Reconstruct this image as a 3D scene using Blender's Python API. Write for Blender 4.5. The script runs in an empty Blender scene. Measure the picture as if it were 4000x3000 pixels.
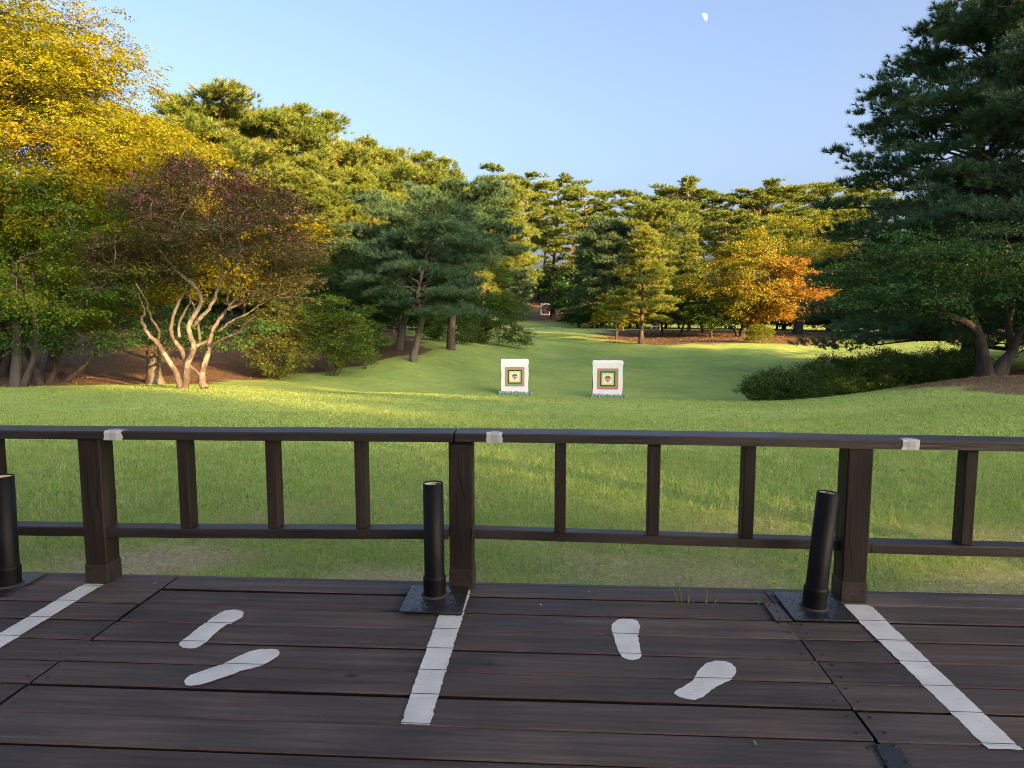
import bpy, bmesh, math, random
import numpy as np
from mathutils import Vector, Matrix

# ------------------------------------------------------------------ camera, sky, sun, exposure
sc = bpy.context.scene
col = sc.collection
S = 0.72                       # deck measurements below were taken with a 1.55 m eye; real scale
EYE = 1.55 * S
FPX = 2773.0
PIT = math.atan(302 / FPX)
YAW = math.radians(3.365)      # deck turned against the view
SUN_EL = math.radians(12.0)
SUN_B = math.radians(45.0)     # sun stands behind the camera, to the right
to_sun = Vector((math.cos(SUN_EL) * math.cos(SUN_B), -math.cos(SUN_EL) * math.sin(SUN_B), math.sin(SUN_EL)))

cam = bpy.data.cameras.new('camera')
cam.sensor_width = 36.0
cam.lens = 36.0 * FPX / 4000.0
cam.clip_start = 0.05
cam.clip_end = 6000
camo = bpy.data.objects.new('camera', cam)
camo.location = (0, 0, EYE)
camo.rotation_euler = (math.pi / 2 - PIT, 0, 0)
col.objects.link(camo)
sc.camera = camo

world = bpy.data.worlds.new('World')
sc.world = world
world.use_nodes = True
wn = world.node_tree
wn.nodes.clear()
wo = wn.nodes.new('ShaderNodeOutputWorld')
bg = wn.nodes.new('ShaderNodeBackground')
sky = wn.nodes.new('ShaderNodeTexSky')
sky.sky_type = 'NISHITA'
sky.sun_disc = False
sky.sun_elevation = SUN_EL
sky.sun_rotation = math.pi / 2 + SUN_B
sky.air_density = 0.56
sky.dust_density = 7.0
sky.ozone_density = 1.0
wn.links.new(sky.outputs[0], bg.inputs[0])
bg.inputs[1].default_value = 0.15
wn.links.new(bg.outputs[0], wo.inputs[0])

sun = bpy.data.lights.new('sun', 'SUN')
sun.energy = 5.0
sun.angle = math.radians(0.6)
sun.color = (1.0, 0.60, 0.22)
suno = bpy.data.objects.new('sun', sun)
suno.rotation_euler = (-to_sun).to_track_quat('-Z', 'Y').to_euler()
suno.location = (30, -30, 30)
col.objects.link(suno)

sc.view_settings.view_transform = 'Standard'
sc.view_settings.look = 'None'
sc.view_settings.gamma = 1.0
sc.view_settings.use_curve_mapping = False
sc.view_settings.exposure = 2.0
sc.cycles.max_bounces = 7
sc.cycles.diffuse_bounces = 4
sc.cycles.glossy_bounces = 2
sc.cycles.transmission_bounces = 4
sc.cycles.transparent_max_bounces = 4
sc.cycles.caustics_reflective = False
sc.cycles.caustics_refractive = False
sc.cycles.use_denoising = True
sc.cycles.denoising_prefilter = 'NONE'
sc.cycles.filter_width = 1.05
world.cycles.sampling_method = 'MANUAL'
world.cycles.sample_map_resolution = 1024
sc.cycles.sample_clamp_indirect = 4.0

rs = np.random.RandomState

# ------------------------------------------------------------------ measuring helpers
def ray(px, py):
    u = (px - 2000) / FPX
    v = (1500 - py) / FPX
    return u, math.cos(PIT) + v * math.sin(PIT), -math.sin(PIT) + v * math.cos(PIT)

def at(px, py, d):                       # the point seen at photo pixel (px, py) that lies d metres ahead
    x, y, z = ray(px, py)
    t = d / y
    return Vector((x * t, d, EYE + z * t))

def zrow(py, d):
    return at(2000, py, d).z

def xcol(px, d, py=1350):
    return at(px, py, d).x

# ------------------------------------------------------------------ mesh helpers
def link(o, parent=None):
    col.objects.link(o)
    if parent is not None:
        o.parent = parent
    return o

def mesh_arrays(name, V, F, attrs=None, smooth=False, mat=None, mat_idx=None):
    """V (n,3); F (m,k) index array with one k, or a list of such arrays."""
    if not isinstance(F, (list, tuple)):
        F = [F]
    F = [f for f in F if len(f)]
    me = bpy.data.meshes.new(name)
    V = np.asarray(V, np.float32)
    me.vertices.add(len(V))
    me.vertices.foreach_set('co', V.ravel())
    tot = np.concatenate([np.full(len(f), f.shape[1], np.int32) for f in F])
    idx = np.concatenate([f.ravel() for f in F]).astype(np.int32)
    st = np.concatenate([[0], np.cumsum(tot)[:-1]]).astype(np.int32)
    me.loops.add(len(idx))
    me.loops.foreach_set('vertex_index', idx)
    me.polygons.add(len(tot))
    me.polygons.foreach_set('loop_start', st)
    me.polygons.foreach_set('loop_total', tot)
    if smooth:
        me.polygons.foreach_set('use_smooth', np.ones(len(tot), bool))
    for k, a in (attrs or {}).items():
        at_ = me.attributes.new(k, 'FLOAT', 'POINT')
        at_.data.foreach_set('value', np.asarray(a, np.float32))
    if mat is not None:
        for m_ in (mat if isinstance(mat, (list, tuple)) else [mat]):
            me.materials.append(m_)
    if mat_idx is not None:
        me.polygons.foreach_set('material_index', np.asarray(mat_idx, np.int32))
    me.update(calc_edges=True)
    me.validate()
    return me

def obj(name, me, parent=None, **props):
    o = bpy.data.objects.new(name, me)
    for k, v in props.items():
        o[k] = v
    return link(o, parent)

def tag(o, label, cat, group=None):
    o['label'] = label
    o['category'] = cat
    if group:
        o['group'] = group
    return o

def empty(name, loc=(0, 0, 0), rz=0.0, label=None, cat=None, group=None, kind=None):
    o = bpy.data.objects.new(name, None)
    o.empty_display_size = 0.2
    o.location = loc
    o.rotation_euler = (0, 0, rz)
    link(o)
    if label:
        tag(o, label, cat, group)
    if kind:
        o['kind'] = kind
    return o

def copy_tree(root, loc, rz, scale, label=None, group=None, cat=None):
    c = root.copy()
    col.objects.link(c)
    c.location = loc
    c.rotation_euler = (0, 0, rz)
    c.scale = scale if isinstance(scale, (tuple, list)) else (scale,) * 3
    if label:
        c['label'] = label
    if group:
        c['group'] = group
    elif 'group' in c:
        del c['group']
    for ch in list(root.children):
        k = ch.copy()
        col.objects.link(k)
        k.parent = c
    return c

class Build:
    """collects bevelled boxes, tubes and polygons into one mesh"""
    def __init__(self):
        self.v, self.f, self.n = [], {3: [], 4: []}, 0
        self.poly = []
    def add(self, V, F):
        V = np.asarray(V, float)
        for f in F:
            f = [i + self.n for i in f]
            if len(f) in (3, 4):
                self.f[len(f)].append(f)
            else:
                self.poly.append(f)
        self.v.append(V)
        self.n += len(V)
    def box(self, x0, x1, y0, y1, z0, z1, b=0.004, M=None, taper=None):
        xs, ys, zs = (x0, x1), (y0, y1), (z0, z1)
        bm = bmesh.new()
        vs = [bm.verts.new((x, y, z)) for x in xs for y in ys for z in zs]
        for q in ((0, 1, 3, 2), (4, 6, 7, 5), (0, 4, 5, 1), (2, 3, 7, 6), (0, 2, 6, 4), (1, 5, 7, 3)):
            bm.faces.new([vs[i] for i in q])
        if b:
            bmesh.ops.bevel(bm, geom=bm.edges[:], offset=b, segments=1, affect='EDGES')
        bm.verts.index_update()
        V = [tuple(M @ v.co) if M is not None else tuple(v.co) for v in bm.verts]
        self.add(V, [[v.index for v in f.verts] for f in bm.faces])
        bm.free()
        return self
    def tube(self, pts, rad, sides=8, cap=True):
        V, F = tube_arrays(np.asarray(pts, float), np.asarray(rad, float), sides)
        F = [list(f) for f in F]
        n = len(pts)
        if cap:
            F.append([i for i in range(sides)][::-1])
            F.append([(n - 1) * sides + i for i in range(sides)])
        self.add(V, F)
        return self
    def mesh(self, name, mat=None, smooth=False):
        me = bpy.data.meshes.new(name)
        V = np.concatenate(self.v)
        me.from_pydata([tuple(v) for v in V], [], self.f[3] + self.f[4] + self.poly)
        if smooth:
            me.polygons.foreach_set('use_smooth', np.ones(len(me.polygons), bool))
        if mat is not None:
            for m_ in (mat if isinstance(mat, (list, tuple)) else [mat]):
                me.materials.append(m_)
        me.update()
        return me
    def obj(self, name, mat=None, parent=None, smooth=False, **props):
        return obj(name, self.mesh(name, mat, smooth), parent, **props)

def unit(a):
    n = np.linalg.norm(a, axis=-1, keepdims=True)
    return a / np.maximum(n, 1e-9)

def tube_arrays(P, R, sides):
    n = len(P)
    T = np.gradient(P, axis=0)
    T = unit(T)
    ref = np.array([0.31, 0.95, 0.05]) if abs(T[0][1]) < 0.9 else np.array([1.0, 0, 0])
    N = unit(np.cross(T, ref))
    B = np.cross(T, N)
    a = np.arange(sides) * 2 * math.pi / sides
    V = P[:, None] + R[:, None, None] * (np.cos(a)[None, :, None] * N[:, None] + np.sin(a)[None, :, None] * B[:, None])
    i = np.arange(n - 1)[:, None] * sides
    j = np.arange(sides)[None]
    k = (j + 1) % sides
    F = np.stack([i + j, i + k, i + sides + k, i + sides + j], -1).reshape(-1, 4)
    return V.reshape(-1, 3), F

class Tubes:
    def __init__(self):
        self.V, self.F, self.t, self.n = [], [], [], 0
    def add(self, P, R, sides=6, tint=None):
        P = np.asarray(P, float)
        R = np.asarray(R, float)
        V, F = tube_arrays(P, R, sides)
        self.V.append(V)
        self.F.append(F + self.n)
        t = np.zeros(len(P)) if tint is None else np.asarray(tint, float) * np.ones(len(P))
        self.t.append(np.repeat(t, sides))
        self.n += len(V)
    def mesh(self, name, mat):
        return mesh_arrays(name, np.concatenate(self.V), np.concatenate(self.F), {'tint': np.concatenate(self.t)}, True, mat)

# ------------------------------------------------------------------ materials
def newmat(name):
    m = bpy.data.materials.new(name)
    m.use_nodes = True
    nt = m.node_tree
    nt.nodes.clear()
    out = nt.nodes.new('ShaderNodeOutputMaterial')
    return m, nt, out

def N(nt, t, **kw):
    n = nt.nodes.new('ShaderNode' + t)
    for k, v in kw.items():
        if k.startswith('i_'):
            key = k[2:]
            n.inputs[int(key) if key.isdigit() else key].default_value = v
        else:
            setattr(n, k, v)
    return n

def ramp(nt, stops, interp='LINEAR'):
    r = nt.nodes.new('ShaderNodeValToRGB')
    r.color_ramp.interpolation = interp
    e = r.color_ramp.elements
    while len(e) < len(stops):
        e.new(0.5)
    for el, (p, c) in zip(e, stops):
        el.position = p
        el.color = (*c, 1) if len(c) == 3 else c
    return r

def mixc(nt, a, b, fac, typ='MIX'):
    m = nt.nodes.new('ShaderNodeMix')
    m.data_type = 'RGBA'
    m.blend_type = typ
    for sock, val in ((m.inputs[6], a), (m.inputs[7], b), (m.inputs[0], fac)):
        if hasattr(val, 'links'):
            nt.links.new(val, sock)
        elif isinstance(val, (int, float)):
            sock.default_value = val
        else:
            sock.default_value = (*val, 1)
    return m.outputs[2]

def plain(name, c, rough=0.6, metal=0.0, bump=0.0, bscale=60.0, var=0.12, spec=0.5):
    m, nt, out = newmat(name)
    p = N(nt, 'BsdfPrincipled', i_Roughness=rough, i_Metallic=metal)
    p.inputs['Specular IOR Level'].default_value = spec
    tc = N(nt, 'TexCoord')
    no = N(nt, 'TexNoise', i_Scale=bscale * 0.3, i_Detail=5.0)
    nt.links.new(tc.outputs['Object'], no.inputs['Vector'])
    r = ramp(nt, [(0.3, tuple(x * (1 - var) for x in c)), (0.7, tuple(min(1, x * (1 + var)) for x in c))])
    nt.links.new(no.outputs[0], r.inputs[0])
    nt.links.new(r.outputs[0], p.inputs['Base Color'])
    if bump:
        n2 = N(nt, 'TexNoise', i_Scale=bscale, i_Detail=4.0)
        nt.links.new(tc.outputs['Object'], n2.inputs['Vector'])
        b = N(nt, 'Bump', i_Strength=bump, i_Distance=0.01)
        nt.links.new(n2.outputs[0], b.inputs['Height'])
        nt.links.new(b.outputs[0], p.inputs['Normal'])
    nt.links.new(p.outputs[0], out.inputs[0])
    return m

def leaf_mat(name, stops, trans=0.35, gloss=0.012, rough=0.45):
    m, nt, out = newmat(name)
    a = N(nt, 'Attribute', attribute_name='tint')
    r = ramp(nt, [(p_, tuple(c_ * 1.38 for c_ in q_)) for p_, q_ in stops])
    nt.links.new(a.outputs['Fac'], r.inputs[0])
    d = N(nt, 'BsdfDiffuse')
    t = N(nt, 'BsdfTranslucent')
    nt.links.new(r.outputs[0], d.inputs[0])
    tcol = mixc(nt, r.outputs[0], (1.15, 1.05, 0.45), 1.0, 'MULTIPLY')
    nt.links.new(tcol, t.inputs[0])
    mx = N(nt, 'MixShader', i_0=trans)
    nt.links.new(d.outputs[0], mx.inputs[1])
    nt.links.new(t.outputs[0], mx.inputs[2])
    g = N(nt, 'BsdfGlossy', i_Roughness=rough)
    g.inputs[0].default_value = (0.9, 0.95, 1.0, 1)
    m2 = N(nt, 'MixShader', i_0=gloss)
    nt.links.new(mx.outputs[0], m2.inputs[1])
    nt.links.new(g.outputs[0], m2.inputs[2])
    nt.links.new(m2.outputs[0], out.inputs[0])
    return m

def bark_mat(name, low, high, scale=7.0, bump=0.8, flake=None):
    """tint attribute 0 = foot of the trunk, 1 = upper limbs"""
    m, nt, out = newmat(name)
    p = N(nt, 'BsdfPrincipled', i_Roughness=0.85)
    a = N(nt, 'Attribute', attribute_name='tint')
    tc = N(nt, 'TexCoord')
    mp = N(nt, 'Mapping')
    mp.inputs['Scale'].default_value = (1, 1, 0.28)
    nt.links.new(tc.outputs['Object'], mp.inputs['Vector'])
    no = N(nt, 'TexNoise', i_Scale=scale, i_Detail=8.0, i_Roughness=0.65)
    vo = N(nt, 'TexVoronoi', i_Scale=scale * 2.2)
    nt.links.new(mp.outputs[0], no.inputs['Vector'])
    nt.links.new(mp.outputs[0], vo.inputs['Vector'])
    base = mixc(nt, low, high, a.outputs['Fac'])
    r = ramp(nt, [(0.3, (0.45, 0.42, 0.4)), (0.55, (1, 1, 1)), (0.75, (1.45, 1.4, 1.35))])
    nt.links.new(no.outputs[0], r.inputs[0])
    c = mixc(nt, base, r.outputs[0], 1.0, 'MULTIPLY')
    if flake:
        n3 = N(nt, 'TexNoise', i_Scale=scale * 0.55, i_Detail=3.0)
        nt.links.new(tc.outputs['Object'], n3.inputs['Vector'])
        r3 = ramp(nt, [(0.52, (0, 0, 0)), (0.6, (1, 1, 1))])
        nt.links.new(n3.outputs[0], r3.inputs[0])
        c = mixc(nt, c, flake, r3.outputs[0])
    nt.links.new(c, p.inputs['Base Color'])
    b = N(nt, 'Bump', i_Strength=bump, i_Distance=0.03)
    ad = N(nt, 'Math', operation='ADD')
    nt.links.new(no.outputs[0], ad.inputs[0])
    nt.links.new(vo.outputs['Distance'], ad.inputs[1])
    nt.links.new(ad.outputs[0], b.inputs['Height'])
    nt.links.new(b.outputs[0], p.inputs['Normal'])
    nt.links.new(p.outputs[0], out.inputs[0])
    return m

M = {}
M['zelkova'] = leaf_mat('zelkova_leaf', [(0.0, (0.035, 0.08, 0.006)), (0.4, (0.11, 0.145, 0.006)), (0.75, (0.2, 0.175, 0.006)), (1.0, (0.27, 0.16, 0.008))], 0.4)
M['zelkova_gold'] = leaf_mat('zelkova_leaf_gold', [(0.0, (0.08, 0.11, 0.006)), (0.5, (0.2, 0.18, 0.008)), (1.0, (0.28, 0.17, 0.012))], 0.4)
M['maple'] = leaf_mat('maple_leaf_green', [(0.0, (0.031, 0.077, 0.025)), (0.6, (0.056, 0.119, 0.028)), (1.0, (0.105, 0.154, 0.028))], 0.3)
M['maple_light'] = leaf_mat('maple_leaf_light_green', [(0.0, (0.035, 0.08, 0.014)), (0.6, (0.075, 0.13, 0.018)), (0.93, (0.13, 0.15, 0.02)), (1.0, (0.2, 0.09, 0.03))], 0.35)
M['maple_orange'] = leaf_mat('maple_leaf_orange', [(0.0, (0.11, 0.14, 0.014)), (0.35, (0.2, 0.17, 0.018)), (0.65, (0.27, 0.15, 0.025)), (1.0, (0.3, 0.12, 0.035))], 0.35)
M['maple_yellow'] = leaf_mat('maple_leaf_yellow', [(0.0, (0.09, 0.13, 0.008)), (0.5, (0.19, 0.19, 0.01)), (1.0, (0.27, 0.19, 0.012))], 0.4)
M['myrtle'] = leaf_mat('myrtle_leaf', [(0.0, (0.03, 0.055, 0.018)), (0.45, (0.06, 0.058, 0.022)), (0.75, (0.085, 0.055, 0.028)), (1.0, (0.11, 0.05, 0.034))], 0.3)
M['flower'] = leaf_mat('myrtle_flower', [(0.0, (0.3, 0.07, 0.19)), (1.0, (0.42, 0.14, 0.3))], 0.4)
M['bush'] = leaf_mat('azalea_leaf', [(0.0, (0.028, 0.063, 0.017)), (0.7, (0.063, 0.112, 0.022)), (1.0, (0.112, 0.140, 0.028))], 0.25)
M['bush_red'] = leaf_mat('shrub_leaf_turning', [(0.0, (0.04, 0.07, 0.015)), (0.6, (0.1, 0.11, 0.02)), (0.85, (0.2, 0.12, 0.025)), (1.0, (0.24, 0.06, 0.03))], 0.35)
M['red_pine'] = leaf_mat('red_pine_needle', [(0.0, (0.025, 0.05, 0.014)), (0.5, (0.095, 0.138, 0.024)), (0.9, (0.165, 0.19, 0.03)), (1.0, (0.185, 0.15, 0.04))], 0.25, 0.02)
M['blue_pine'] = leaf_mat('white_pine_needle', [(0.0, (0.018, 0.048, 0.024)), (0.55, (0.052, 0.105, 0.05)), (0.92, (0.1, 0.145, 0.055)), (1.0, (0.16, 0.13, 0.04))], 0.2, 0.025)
M['lit_pine'] = leaf_mat('sunlit_pine_needle', [(0.0, (0.05, 0.085, 0.018)), (0.5, (0.14, 0.18, 0.032)), (0.92, (0.22, 0.23, 0.04)), (1.0, (0.25, 0.16, 0.05))], 0.25, 0.02)  # brighter copy of the needles, sunlight painted into the colour
M['bark_pine'] = bark_mat('red_pine_bark', (0.085, 0.065, 0.055), (0.17, 0.082, 0.05), 6.0, 1.0)
M['bark_dark'] = bark_mat('dark_bark', (0.05, 0.042, 0.038), (0.06, 0.05, 0.04), 6.0, 0.8)
M['bark_grey'] = bark_mat('grey_bark', (0.12, 0.1, 0.085), (0.15, 0.12, 0.09), 6.0, 0.7)
M['bark_myrtle'] = bark_mat('myrtle_bark', (0.11, 0.085, 0.066), (0.15, 0.12, 0.092), 5.0, 0.7, flake=(0.21, 0.18, 0.145))

# ------------------------------------------------------------------ tree growing
UP = np.array([0.0, 0.0, 1.0])

def leaves_mesh(name, pos, axis, wdir, ll, ar, tint, mat):
    a = axis * (ll * 0.45)[:, None]
    w = wdir * (ll * ar * 0.5)[:, None]
    V = np.stack([pos, pos + a + w, pos + axis * ll[:, None], pos + a - w], 1).reshape(-1, 3)
    F = np.arange(len(pos) * 4).reshape(-1, 4)
    return mesh_arrays(name, V, F, {'tint': np.repeat(np.clip(tint, 0, 1), 4)}, False, mat)

def spray_leaves(rg, C, D, L, m, leaf, droop, width, hang, tint, ar=0.5, tsd=0.16, flat=0.45):
    n = len(C)
    t = 0.08 + 0.92 * (np.arange(m)[None] + rg.rand(n, m)) / m
    side = unit(np.cross(D, UP) + rg.normal(0, 0.1, (n, 3)))
    s = np.where((np.arange(m)[None] + rg.randint(0, 2, (n, 1))) % 2 == 0, 1.0, -1.0)
    off = s * width * L[:, None] * rg.rand(n, m) * (1.05 - 0.6 * t)
    pos = C[:, None] + D[:, None] * (L[:, None] * t)[..., None] + side[:, None] * off[..., None]
    pos[..., 2] -= droop * L[:, None] * t ** 2
    pos += rg.normal(0, leaf * 0.35, pos.shape)
    axis = D[:, None] * 0.7 + side[:, None] * (s * 0.85)[..., None] + rg.normal(0, 0.35, pos.shape)
    axis[..., 2] -= hang
    axis = unit(axis)
    nrm = unit(UP + rg.normal(0, flat, pos.shape))
    wd = unit(np.cross(axis, nrm))
    ll = leaf * rg.uniform(0.65, 1.3, (n, m))
    tt = tint[:, None] + rg.normal(0, tsd, (n, m))
    r = lambda q: q.reshape(-1, 3)
    return r(pos), r(axis), r(wd), ll.ravel(), ar, tt.ravel()

def needle_mesh(name, rg, P, A, k, ln, w, spread, tint, mat):
    n = len(P)
    d = unit(A[:, None] + spread * rg.normal(0, 0.55, (n, k, 3)))
    d[..., 2] += 0.05
    q = unit(np.cross(d, rg.normal(0, 1, (n, k, 3))))
    L = ln * rg.uniform(0.7, 1.2, (n, k))
    b = P[:, None] - A[:, None] * (rg.rand(n, k) * ln * 0.5)[..., None]
    V = np.stack([b + q * w * 0.5, b - q * w * 0.5, b + d * L[..., None]], 2).reshape(-1, 3)
    F = np.arange(len(V)).reshape(-1, 3)
    tt = np.repeat(np.clip(tint[:, None] + rg.normal(0, 0.08, (n, k)), 0, 1).ravel(), 3)
    return mesh_arrays(name, V, F, {'tint': tt}, False, mat)

def bez(p0, p1, rg, n=5, rise=0.0, wob=0.06):
    p0, p1 = np.asarray(p0, float), np.asarray(p1, float)
    t = np.linspace(0, 1, n)[:, None]
    L = np.linalg.norm(p1 - p0)
    P = p0 + (p1 - p0) * t
    P = P + UP * (rise * L * np.sin(math.pi * t) ** 1.0)
    wv = rg.normal(0, wob * L, (n, 3))
    wv[0] = wv[-1] = 0
    return P + wv * np.sin(math.pi * t)

def trunk_path(rg, h, lean=(0, 0), wob=0.25, n=9, root=0.3):
    t = np.linspace(0, 1, n)
    ph = rg.uniform(0, 6.28, 4)
    P = np.zeros((n, 3))
    P[:, 0] = lean[0] * t + wob * (np.sin(t * 5 + ph[0]) - math.sin(ph[0])) * t ** 0.5
    P[:, 1] = lean[1] * t + wob * (np.sin(t * 4.2 + ph[1]) - math.sin(ph[1])) * t ** 0.5
    P[:, 2] = -root + (h + root) * t
    return P

def along(P, f):
    s = np.clip(f, 0, 1) * (len(P) - 1)
    i = int(min(s, len(P) - 2))
    return P[i] + (P[i + 1] - P[i]) * (s - i)

def pine(seed, H, base=0.5, R=3.0, nbr=20, pads=5, pr=0.6, tufts=34, k=8, ln=0.2, w=0.03, lean=(0, 0), tr=0.2,
         prof='round', wob=0.3, mat='red_pine', bark='bark_pine', rise=0.12, trunk=None, flat=0.38, spread=1.0, lvar=(0.65, 1.15),
         droop=0.0, tint0=0.45, stubs=6, sides=8, up=0.75, extra=()):
    rg = rs(seed)
    T = Tubes()
    P = trunk_path(rg, H * 0.95, lean, wob) if trunk is None else np.asarray(trunk, float)
    n = len(P)
    f = np.linspace(0, 1, n)
    rad = tr * (1 - 0.8 * f) + tr * 0.45 * np.exp(-f * 26)
    Hz = P[-1, 2]
    T.add(P, rad, sides, np.clip((f - 0.12) * 1.9, 0, 1))
    for pts, r0, r1 in extra:
        T.add(pts, np.linspace(r0, r1, len(pts)), sides, .6)
    pc, pd, pt, psz = [], [], [], []
    for i in range(nbr):
        g = (i + 0.5) / nbr
        fr = base + (1 - base) * g ** 0.92
        p0 = along(P, fr)
        az = i * 2.39996 + rg.normal(0, 0.35)
        if prof == 'round':
            pf = math.sqrt(max(0.08, 1 - ((g - 0.35) / 0.78) ** 2))
        elif prof == 'flat':
            pf = 0.75 + 0.3 * g if g < 0.8 else 0.8
        elif prof == 'egg':
            pf = (1 - g) ** 0.55 * 0.96 + 0.08
        else:
            pf = (1 - g) * 0.92 + 0.1
        L = R * pf * rg.uniform(*lvar)
        rz = rise + (0.5 * g if prof != 'cone' else 0.45 * g) + rg.normal(0, 0.08)
        d = np.array([math.cos(az), math.sin(az), 0])
        p1 = p0 + d * L + UP * L * (rz - droop * (1 - g))
        B = bez(p0, p1, rg, 6, 0.06, 0.05)
        br = tr * 0.36 * (1 - 0.55 * g) * (0.5 + L / R * 0.5)
        T.add(B, br * np.linspace(1, 0.18, 6), 5, 0.9)
        npad = max(2, int(round(pads * (0.5 + 0.6 * L / R))))
        sd = np.array([-d[1], d[0], 0])
        for j in range(npad):
            t = 1.0 if j == 0 else rg.uniform(0.38, 1.0)
            c = along(B, t)
            lat = 0 if j == 0 else rg.uniform(-1, 1) * 0.42 * L * (1.15 - t * 0.6)
            e = c + sd * lat + d * rg.uniform(0, 0.2) * L * 0.5 + UP * (rg.uniform(-0.05, 0.35) * pr)
            if j:
                T.add(bez(c, e, rg, 3, 0.05), br * 0.35 * np.array([1, 0.6, 0.25]), 4, 0.9)
            pc.append(e)
            pd.append(unit(d + sd * np.sign(lat) * 0.5))
            psz.append(pr * rg.uniform(0.6, 1.2) * (0.75 + 0.25 * pf))
            pt.append(tint0 + rg.normal(0, 0.12))
    for j in range(5):
        pc.append(P[-1] + rg.normal(0, 0.18 * pr, 3) + UP * (j * 0.16 * pr))
        pd.append(np.array([0, 0, 1.0]))
        psz.append(pr * (0.75 - 0.1 * j))
        pt.append(tint0 + 0.1)
    for j in range(stubs):
        fr = rg.uniform(0.2, base)
        p0 = along(P, fr)
        az = rg.uniform(0, 6.28)
        T.add(bez(p0, p0 + np.array([math.cos(az), math.sin(az), 0.3]) * rg.uniform(0.4, 1.2), rg, 4), tr * 0.16 * np.array([1, .7, .5, .2]), 4, 0.4)
    pc, pd, psz, pt = map(np.array, (pc, pd, psz, pt))
    n = len(pc)
    u = unit(rg.normal(0, 1, (n, tufts, 3)))
    u[..., 2] = np.abs(u[..., 2]) * 1.0 - 0.18
    rr = rg.rand(n, tufts, 1) ** 0.45
    off = u * rr * psz[:, None, None]
    offz = off.copy()
    offz[..., 2] *= flat
    Pt = (pc[:, None] + offz + pd[:, None] * (rg.uniform(-0.3, 0.6, (n, tufts, 1)) * psz[:, None, None])).reshape(-1, 3)
    A = unit(u * [0.8, 0.8, 0.5] + pd[:, None] * 0.55 + UP * up + rg.normal(0, 0.25, u.shape)).reshape(-1, 3)
    tt = (pt[:, None] + rg.normal(0, 0.13, (n, tufts))).ravel()
    crown = needle_mesh('crown', rg, Pt, A, k, ln, w, spread, tt, M[mat])
    return T.mesh('trunk', M[bark]), crown

def broad(seed, trunk, env, ncl=80, spr=14, m=22, rc=0.7, cflat=0.4, L=0.5, leaf=0.09, droop=0.3, width=0.4, hang=0.3,
          mat='maple', bark='bark_dark', tr=0.15, shell=0.55, tint0=0.45, ar=0.5, rtip=0.012, zmin=0.4, upd=0.15,
          tfun=None, tsd=0.16, lflat=0.85, fork=0.35, twigs=True, extra=None, sides=8):
    """env: ellipsoids (cx,cy,cz,rx,ry,rz); trunk: list of polylines [(x,y,z,r)...]"""
    rg = rs(seed)
    env = np.array(env, float)
    vol = np.prod(env[:, 3:], 1) ** 0.7
    pick = rg.choice(len(env), ncl * 3, p=vol / vol.sum())
    u = unit(rg.normal(0, 1, (ncl * 3, 3)))
    r = shell + (1 - shell) * rg.rand(ncl * 3, 1)
    inner = rg.rand(ncl * 3, 1) < 0.2
    r = np.where(inner, rg.uniform(0.25, 0.8, r.shape), r)
    C = env[pick, :3] + u * r * env[pick, 3:]
    C = C[C[:, 2] > zmin][:ncl]
    cen = env[:, :3].mean(0)
    T = Tubes()
    nodes, par, rad0 = [], [], []
    for line in trunk:
        line = np.array(line, float)
        hz = np.clip((line[:, 2] - line[0, 2]) / 4.0, 0, 1)
        T.add(line[:, :3], line[:, 3], sides, hz)
        k0 = int(len(line) * fork)
        for q in line[k0:]:
            nodes.append(q[:3]); par.append(-1); rad0.append(q[3])
    nfix = len(nodes)
    o = np.argsort(np.linalg.norm(C - np.array(nodes).mean(0), axis=1))
    C = C[o]
    paths = []
    for c in C:
        A = np.array(nodes)
        dd = np.linalg.norm(A - c, axis=1) + 0.55 * np.maximum(0, A[:, 2] - c[2] + 0.1)
        i = int(np.argmin(dd))
        B = bez(A[i], c, rg, 5, 0.08, 0.05)
        ids = [i]
        for b in B[1:]:
            nodes.append(b); par.append(ids[-1]); ids.append(len(nodes) - 1); rad0.append(0)
        paths.append(ids)
    cnt = np.ones(len(nodes))
    for i in range(len(nodes) - 1, nfix - 1, -1):
        if par[i] >= 0:
            cnt[par[i]] += cnt[i] * (0.25 if par[i] >= nfix else 0)
    NA = np.array(nodes)
    for ids in paths:
        rr = rtip * cnt[ids] ** 0.5 + 0.003
        rr[0] = rr[1] * 1.15
        rr = np.minimum(rr, tr * 0.5)
        T.add(NA[ids], rr, 5, 0.9)
    n = len(C)
    ct = tint0 + rg.normal(0, 0.12, n)
    if tfun is not None:
        ct = ct + tfun(C)
    uo = unit(rg.normal(0, 1, (n, spr, 3))) * (rg.rand(n, spr, 1) ** 0.5) * rc
    rcs = rg.uniform(0.7, 1.25, (n, 1, 1))
    uo = uo * rcs
    uo[..., 2] *= cflat
    SC = C[:, None] + uo
    rad = C - cen
    rad[:, 2] *= 0.4
    D = unit(unit(uo * [1, 1, 0.3]) * 0.8 + unit(rad)[:, None] * 0.8 + UP * upd + rg.normal(0, 0.25, uo.shape))
    SC, D = SC.reshape(-1, 3), D.reshape(-1, 3)
    if twigs:
        q = rg.choice(len(SC), min(len(SC), 900), replace=False)
        for i in q:
            b = C[i // spr]
            e = SC[i] + D[i] * L * 0.6
            e[2] -= droop * L * 0.3
            T.add(np.array([b, (b + e) / 2 + UP * 0.03, e]), np.array([rtip * 0.7, rtip * 0.5, rtip * 0.25]), 3, 0.9)
    Ls = L * rg.uniform(0.6, 1.25, len(SC))
    args = spray_leaves(rg, SC, D, Ls, m, leaf, droop, width, hang, np.repeat(ct, spr), ar, tsd, lflat)
    crown = leaves_mesh('crown', *args, M[mat])
    return T.mesh('trunk', M[bark]), crown

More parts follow.
